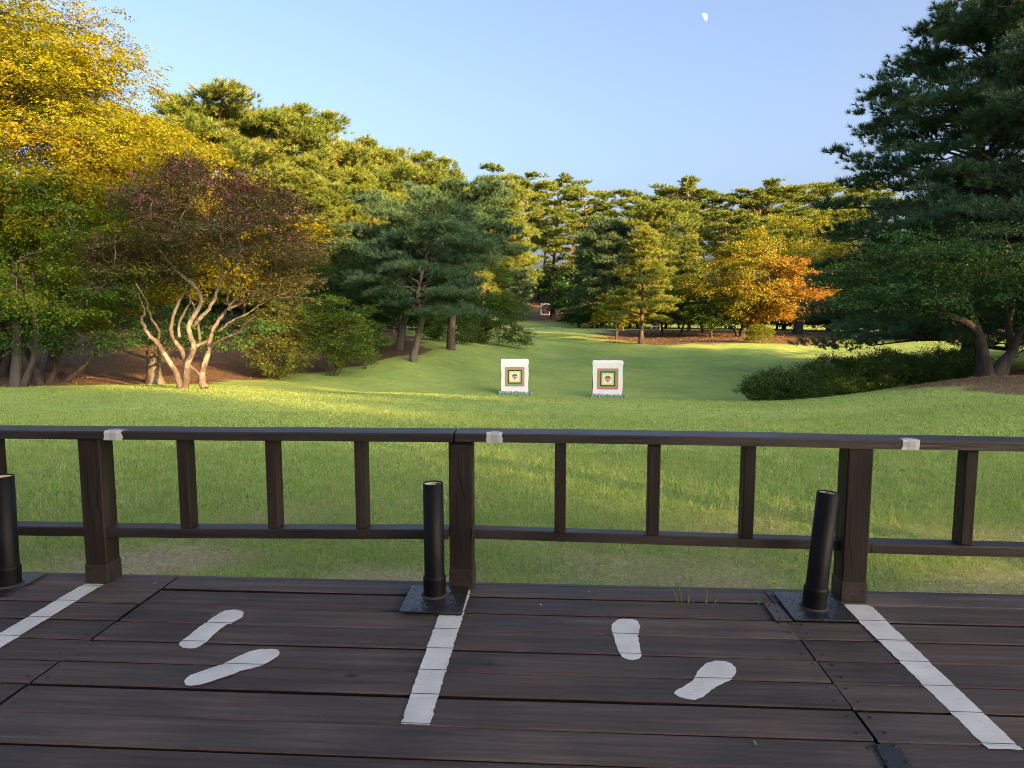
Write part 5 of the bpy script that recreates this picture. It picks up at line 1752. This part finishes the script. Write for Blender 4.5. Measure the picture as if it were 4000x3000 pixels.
leafy('dark_tree', 4130, 27, 1180, [(.0, 0, .55, .6, .5, .45)], [(.5, .1, (-.1, 0), 0)], 67, 'dark tree at the right edge behind the mound', ncl=60, spr=12, m=13, rc=.5, cflat=.4, L=.4, leaf=.1, mat='maple', tr=.1, tint0=.3, ar=.6, rtip=.008)
# hedge: clipped azaleas grown together
def hedge(px, d, w, h, dep, seed, label, ncl):
    b0 = foot(px, d, .05)
    rg = rs(seed)
    TL = []
    for k in range(4):
        L = trunk_line(rg, h * .5, .02, (rg.uniform(-.3, .3), rg.uniform(-.2, .2)), .05)
        L[:, 0] += rg.uniform(-w * .3, w * .3)
        TL.append(L)
    me = broad(seed, TL, [(0, 0, h * .42, w / 2, dep / 2, h * .58), (w * .2, 0, h * .4, w * .36, dep * .4, h * .5), (-w * .22, 0, h * .35, w * .34, dep * .4, h * .45)], ncl=ncl, spr=14, m=15, rc=.26, cflat=.75, L=.22, leaf=.055,
               mat='bush', tr=.02, tint0=.33, ar=.5, zmin=.02, rtip=.004, upd=.8, shell=.82, width=.45, droop=.0, hang=-.25, lflat=.8)
    plant('hedge_shrub', me, b0, label=label, cat='shrub', group='rounded shrubs of the hedge', names=('stems', 'crown'))
hedge(3080, 24.6, 2.7, 1.0, 2.2, 201, 'low left end of the rounded dark hedge at the lawn edge', 190)
hedge(3270, 25.4, 2.6, 1.42, 2.4, 202, 'tall middle shrub of the rounded dark hedge', 200)
hedge(3470, 25.2, 2.6, 1.42, 2.4, 203, 'third shrub of the rounded dark hedge, right of the dip', 200)
hedge(3660, 25.0, 2.8, 1.2, 2.2, 204, 'darkest right end of the rounded hedge below the maple', 180)
# stump
def stump():
    d = 23.3
    b0 = foot(598, d, .1)
    h = ztop(1372, d) - b0.z
    rg = rs(9)
    n, k = 14, 16
    V, F = [], []
    for i in range(n):
        t = i / (n - 1)
        for j in range(k):
            a = 2 * math.pi * j / k
            jag = (0.22 * max(0, math.cos(a - 2.6)) + .05 * rg.normal()) if i == n - 1 else 0
            r = .235 * (1 - .12 * t) + .2 * math.exp(-t * 7) * (1 + .5 * math.sin(a * 4 + 1)) + .012 * math.sin(a * 7 + t * 4)
            if t > .75:
                r *= 1 - .25 * (t - .75) * 4 * (0.5 + .5 * math.cos(a))
            V.append((r * math.cos(a) - .03 * t, r * math.sin(a), (t * .8 + jag * 1.1) * h))
    for i in range(n - 1):
        for j in range(k):
            F.append((i * k + j, i * k + (j + 1) % k, (i + 1) * k + (j + 1) % k, (i + 1) * k + j))
    V.append((-.02, 0, h * .66))
    F += [((n - 1) * k + j, (n - 1) * k + (j + 1) % k, n * k) for j in range(k)]
    b = Build(); b.add(V, F)
    o = b.obj('tree_stump', M['bark_grey'], None, True)
    o.location = b0
    tag(o, 'broken tree stump on the needle covered bank left of the crape myrtle', 'tree stump')
    M['splinter'] = plain('splintered_wood', (0.32, 0.2, 0.1), .8, 0, .8, 30, .4)
    b = Build()
    for j in range(5):
        a = 2.2 + j * .25
        b.tube([(.16 * math.cos(a), .16 * math.sin(a), h * .7), (.17 * math.cos(a), .17 * math.sin(a), h * (.95 + .1 * rg.rand()))], [.06, .01], 5)
    b.obj('splintered_edge', M['splinter'], o)
stump()

# --- unseen trees added on the sunny side, sized and spaced to shade lawn and deck
G9 = 'unseen pines added beyond the right edge of the view'
def belt(s, r, h, k, wide=1.6):
    """r metres towards the sun, s metres along the row"""
    x, y = (r + s) * 0.7071, (s - r) * 0.7071
    meshes, hh = STOCK['mid']
    z = float(terrain(x, y))
    copy_tree(used[('mid', k % 3)], (x, y, z), k * 1.3, (wide * h / hh, wide * h / hh, h / hh), 'unseen pine added beyond the right edge of the view to shade the lawn', G9)
for k, (s, r, h, w) in enumerate([(-30, 108, 19, 1.7), (-20, 106, 19, 1.7), (-12, 110, 19, 1.5), (-5, 106, 19, 1.2), (0, 109, 20, .9), (3.3, 108, 20.5, .65), (11.1, 108, 13.5, .36), (15.8, 107, 20, .72), (19.5, 109, 19, 1.0), (30.4, 108, 19, 1.0), (36, 106, 18, 1.0), (41.5, 110, 16, .5),
                                   (2, 100, 12.5, 1.1), (8, 99, 12.5, 1.1), (14, 100, 12.5, 1.2), (-4, 100, 12.5, 1.2), (-25, 122, 20, 1.7), (-15, 121, 20, 1.6), (20, 121, 20, .8), (33, 122, 20, 1.2),
                                   (24.6, 13, 15, 1.0), (32, 21, 18, 1.0), (37, 22, 19, 1.2), (77, 20, 17, 1.2), (84, 22, 17, 1.4)]):
    belt(s, r, h, k, w)

# three unseen pines, crowns shaped high to let low light through beneath
UMB = pine(310, 19.5, base=.8, R=2.0, nbr=14, pads=6, pr=.8, tufts=24, k=24, ln=.34, w=.04, tr=.2, prof='flat', flat=.6, tint0=.6, stubs=0)
um = None
for k, s in enumerate((6.0, 7.9, 9.8)):
    x, y = (107 + s) * 0.7071, (s - 107) * 0.7071
    q = (x, y, float(terrain(x, y)))
    if um is None:
        um = plant('pine_tree', UMB, q, 0, 1, 'unseen high crowned pine added to let low light through', 'tree', G9)
    else:
        copy_tree(um, q, k * 2.0, 1, None, G9)

# more undergrowth behind the left-hand trees
for k, (px, d, py, w, lab) in enumerate([(60, 40, 1010, 1.5, 'far left'), (330, 46, 1020, 1.5, 'behind the low dark maple'), (560, 44, 1030, 1.4, 'behind the stump'), (800, 48, 1040, 1.5, 'behind the crape myrtle stems'), (980, 52, 1050, 1.4, 'right of the crape myrtle'),
                                         (1160, 50, 1060, 1.4, 'behind the turning red shrub'), (1340, 56, 1080, 1.4, 'behind the big bright shrub'), (1500, 58, 1100, 1.3, 'behind the leaning pine'), (1660, 60, 1120, 1.3, 'between the dark pine trunks'), (1790, 62, 1130, 1.2, 'behind the tall curved pine')]):
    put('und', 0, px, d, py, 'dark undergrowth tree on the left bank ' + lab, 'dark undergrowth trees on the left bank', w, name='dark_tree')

for k, (px, d, py) in enumerate([(3520, 59, 1120), (3700, 57, 1110), (3880, 55, 1100), (4060, 50, 1090)]):
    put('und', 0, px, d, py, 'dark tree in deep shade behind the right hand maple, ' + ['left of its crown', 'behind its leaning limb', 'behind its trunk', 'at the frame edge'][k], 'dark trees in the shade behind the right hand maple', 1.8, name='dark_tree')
# low dark growth closing the gaps below the far trees
words2 = words + ['fourteenth', 'fifteenth', 'sixteenth']
low = [(2260, 100, 1190), (2330, 96, 1180), (2410, 92, 1175), (2490, 90, 1180), (2570, 88, 1170), (2650, 90, 1175), (2740, 86, 1170), (2830, 88, 1175), (2930, 86, 1170), (3030, 84, 1170), (3130, 82, 1165), (3240, 80, 1150), (3350, 76, 1140), (3460, 72, 1120), (3580, 68, 1110), (3720, 64, 1100)]
for k, (px, d, py) in enumerate(low):
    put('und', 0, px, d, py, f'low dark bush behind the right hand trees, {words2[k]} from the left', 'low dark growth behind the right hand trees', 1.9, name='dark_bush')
for k, (px, d, py) in enumerate([(3880, 60, 1080), (4040, 56, 1060), (1200, 46, 1180), (1330, 46, 1190), (1480, 50, 1200), (1610, 54, 1190), (1720, 56, 1200), (1850, 60, 1190)]):
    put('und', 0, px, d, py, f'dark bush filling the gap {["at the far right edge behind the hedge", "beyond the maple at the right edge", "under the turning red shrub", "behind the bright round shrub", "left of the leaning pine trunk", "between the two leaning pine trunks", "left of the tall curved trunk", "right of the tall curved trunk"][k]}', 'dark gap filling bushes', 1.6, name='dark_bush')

# --- unseen shooting pavilion, its roof added to shade the back of the deck
def pavilion():
    e = empty('pavilion', (0, 0, 0), -YAW, 'unseen dark timber pavilion roof added to shade the back of the shooting deck', 'pavilion')
    ye, ze = 1.35, 2.75
    for k in range(9):
        Build().box(-6.5, 6.5, ye - .62 * (k + 1) + .003, ye - .62 * k, ze + .16 * k, ze + .16 * k + .04, .004).obj('roof_board', M['rail'], e)
    for s in (-1, 1):
        for y in (1.0, -3.6):
            Build().box(s * 5.9 - .09, s * 5.9 + .09, y - .09, y + .09, -.25, ze + .16 * (ye - y) / .62 - .02, .006).obj('column', M['post'], e)
    Build().box(-6.4, 6.4, .93, 1.07, ze - .16, ze - .005, .006).obj('beam', M['rail'], e)
    Build().box(-6.4, 6.4, -4.1, -4.0, -.2, 2.6, .006).obj('back_wall', M['rail'], e)
pavilion()

# --- fallen needles and leaves on the banks, a few on the lawn
def litter():
    rg = rs(404)
    m = leaf_mat('fallen_leaf', [(0.0, (0.06, 0.035, 0.02)), (0.4, (0.16, 0.09, 0.045)), (0.75, (0.26, 0.16, 0.08)), (1.0, (0.3, 0.13, 0.03))], 0.1, 0.01)
    P, T, Sz = [], [], []
    for x0, x1, y0, y1, n, s, only in ((-22, 2, 20, 48, 26000, .07, True), (8, 24, 12, 30, 9000, .055, True), (4, 32, 48, 74, 22000, .12, True), (-14, 14, 5, 40, 500, .05, False)):
        x = rg.uniform(x0, x1, n); y = rg.uniform(y0, y1, n)
        mm = mulch_mask(x, y)
        k = rg.rand(n) < (mm if only else 1)
        x, y = x[k], y[k]
        P.append(np.column_stack([x, y, terrain(x, y) + .012]))
        T.append(rg.rand(len(x)))
        Sz.append(s * rg.uniform(.5, 1.5, len(x)))
    P = np.concatenate(P); T = np.concatenate(T); Sz = np.concatenate(Sz)
    ax = rg.normal(0, 1, P.shape); ax[:, 2] *= .25; ax = unit(ax)
    wd = unit(np.cross(ax, unit(UP + rg.normal(0, .35, P.shape))))
    me = leaves_mesh('fallen_leaves', P, ax, wd, Sz, .45, T, m)
    obj('fallen_leaves', me, kind='stuff', label='brown fallen leaves and needles strewn over the banks')
litter()
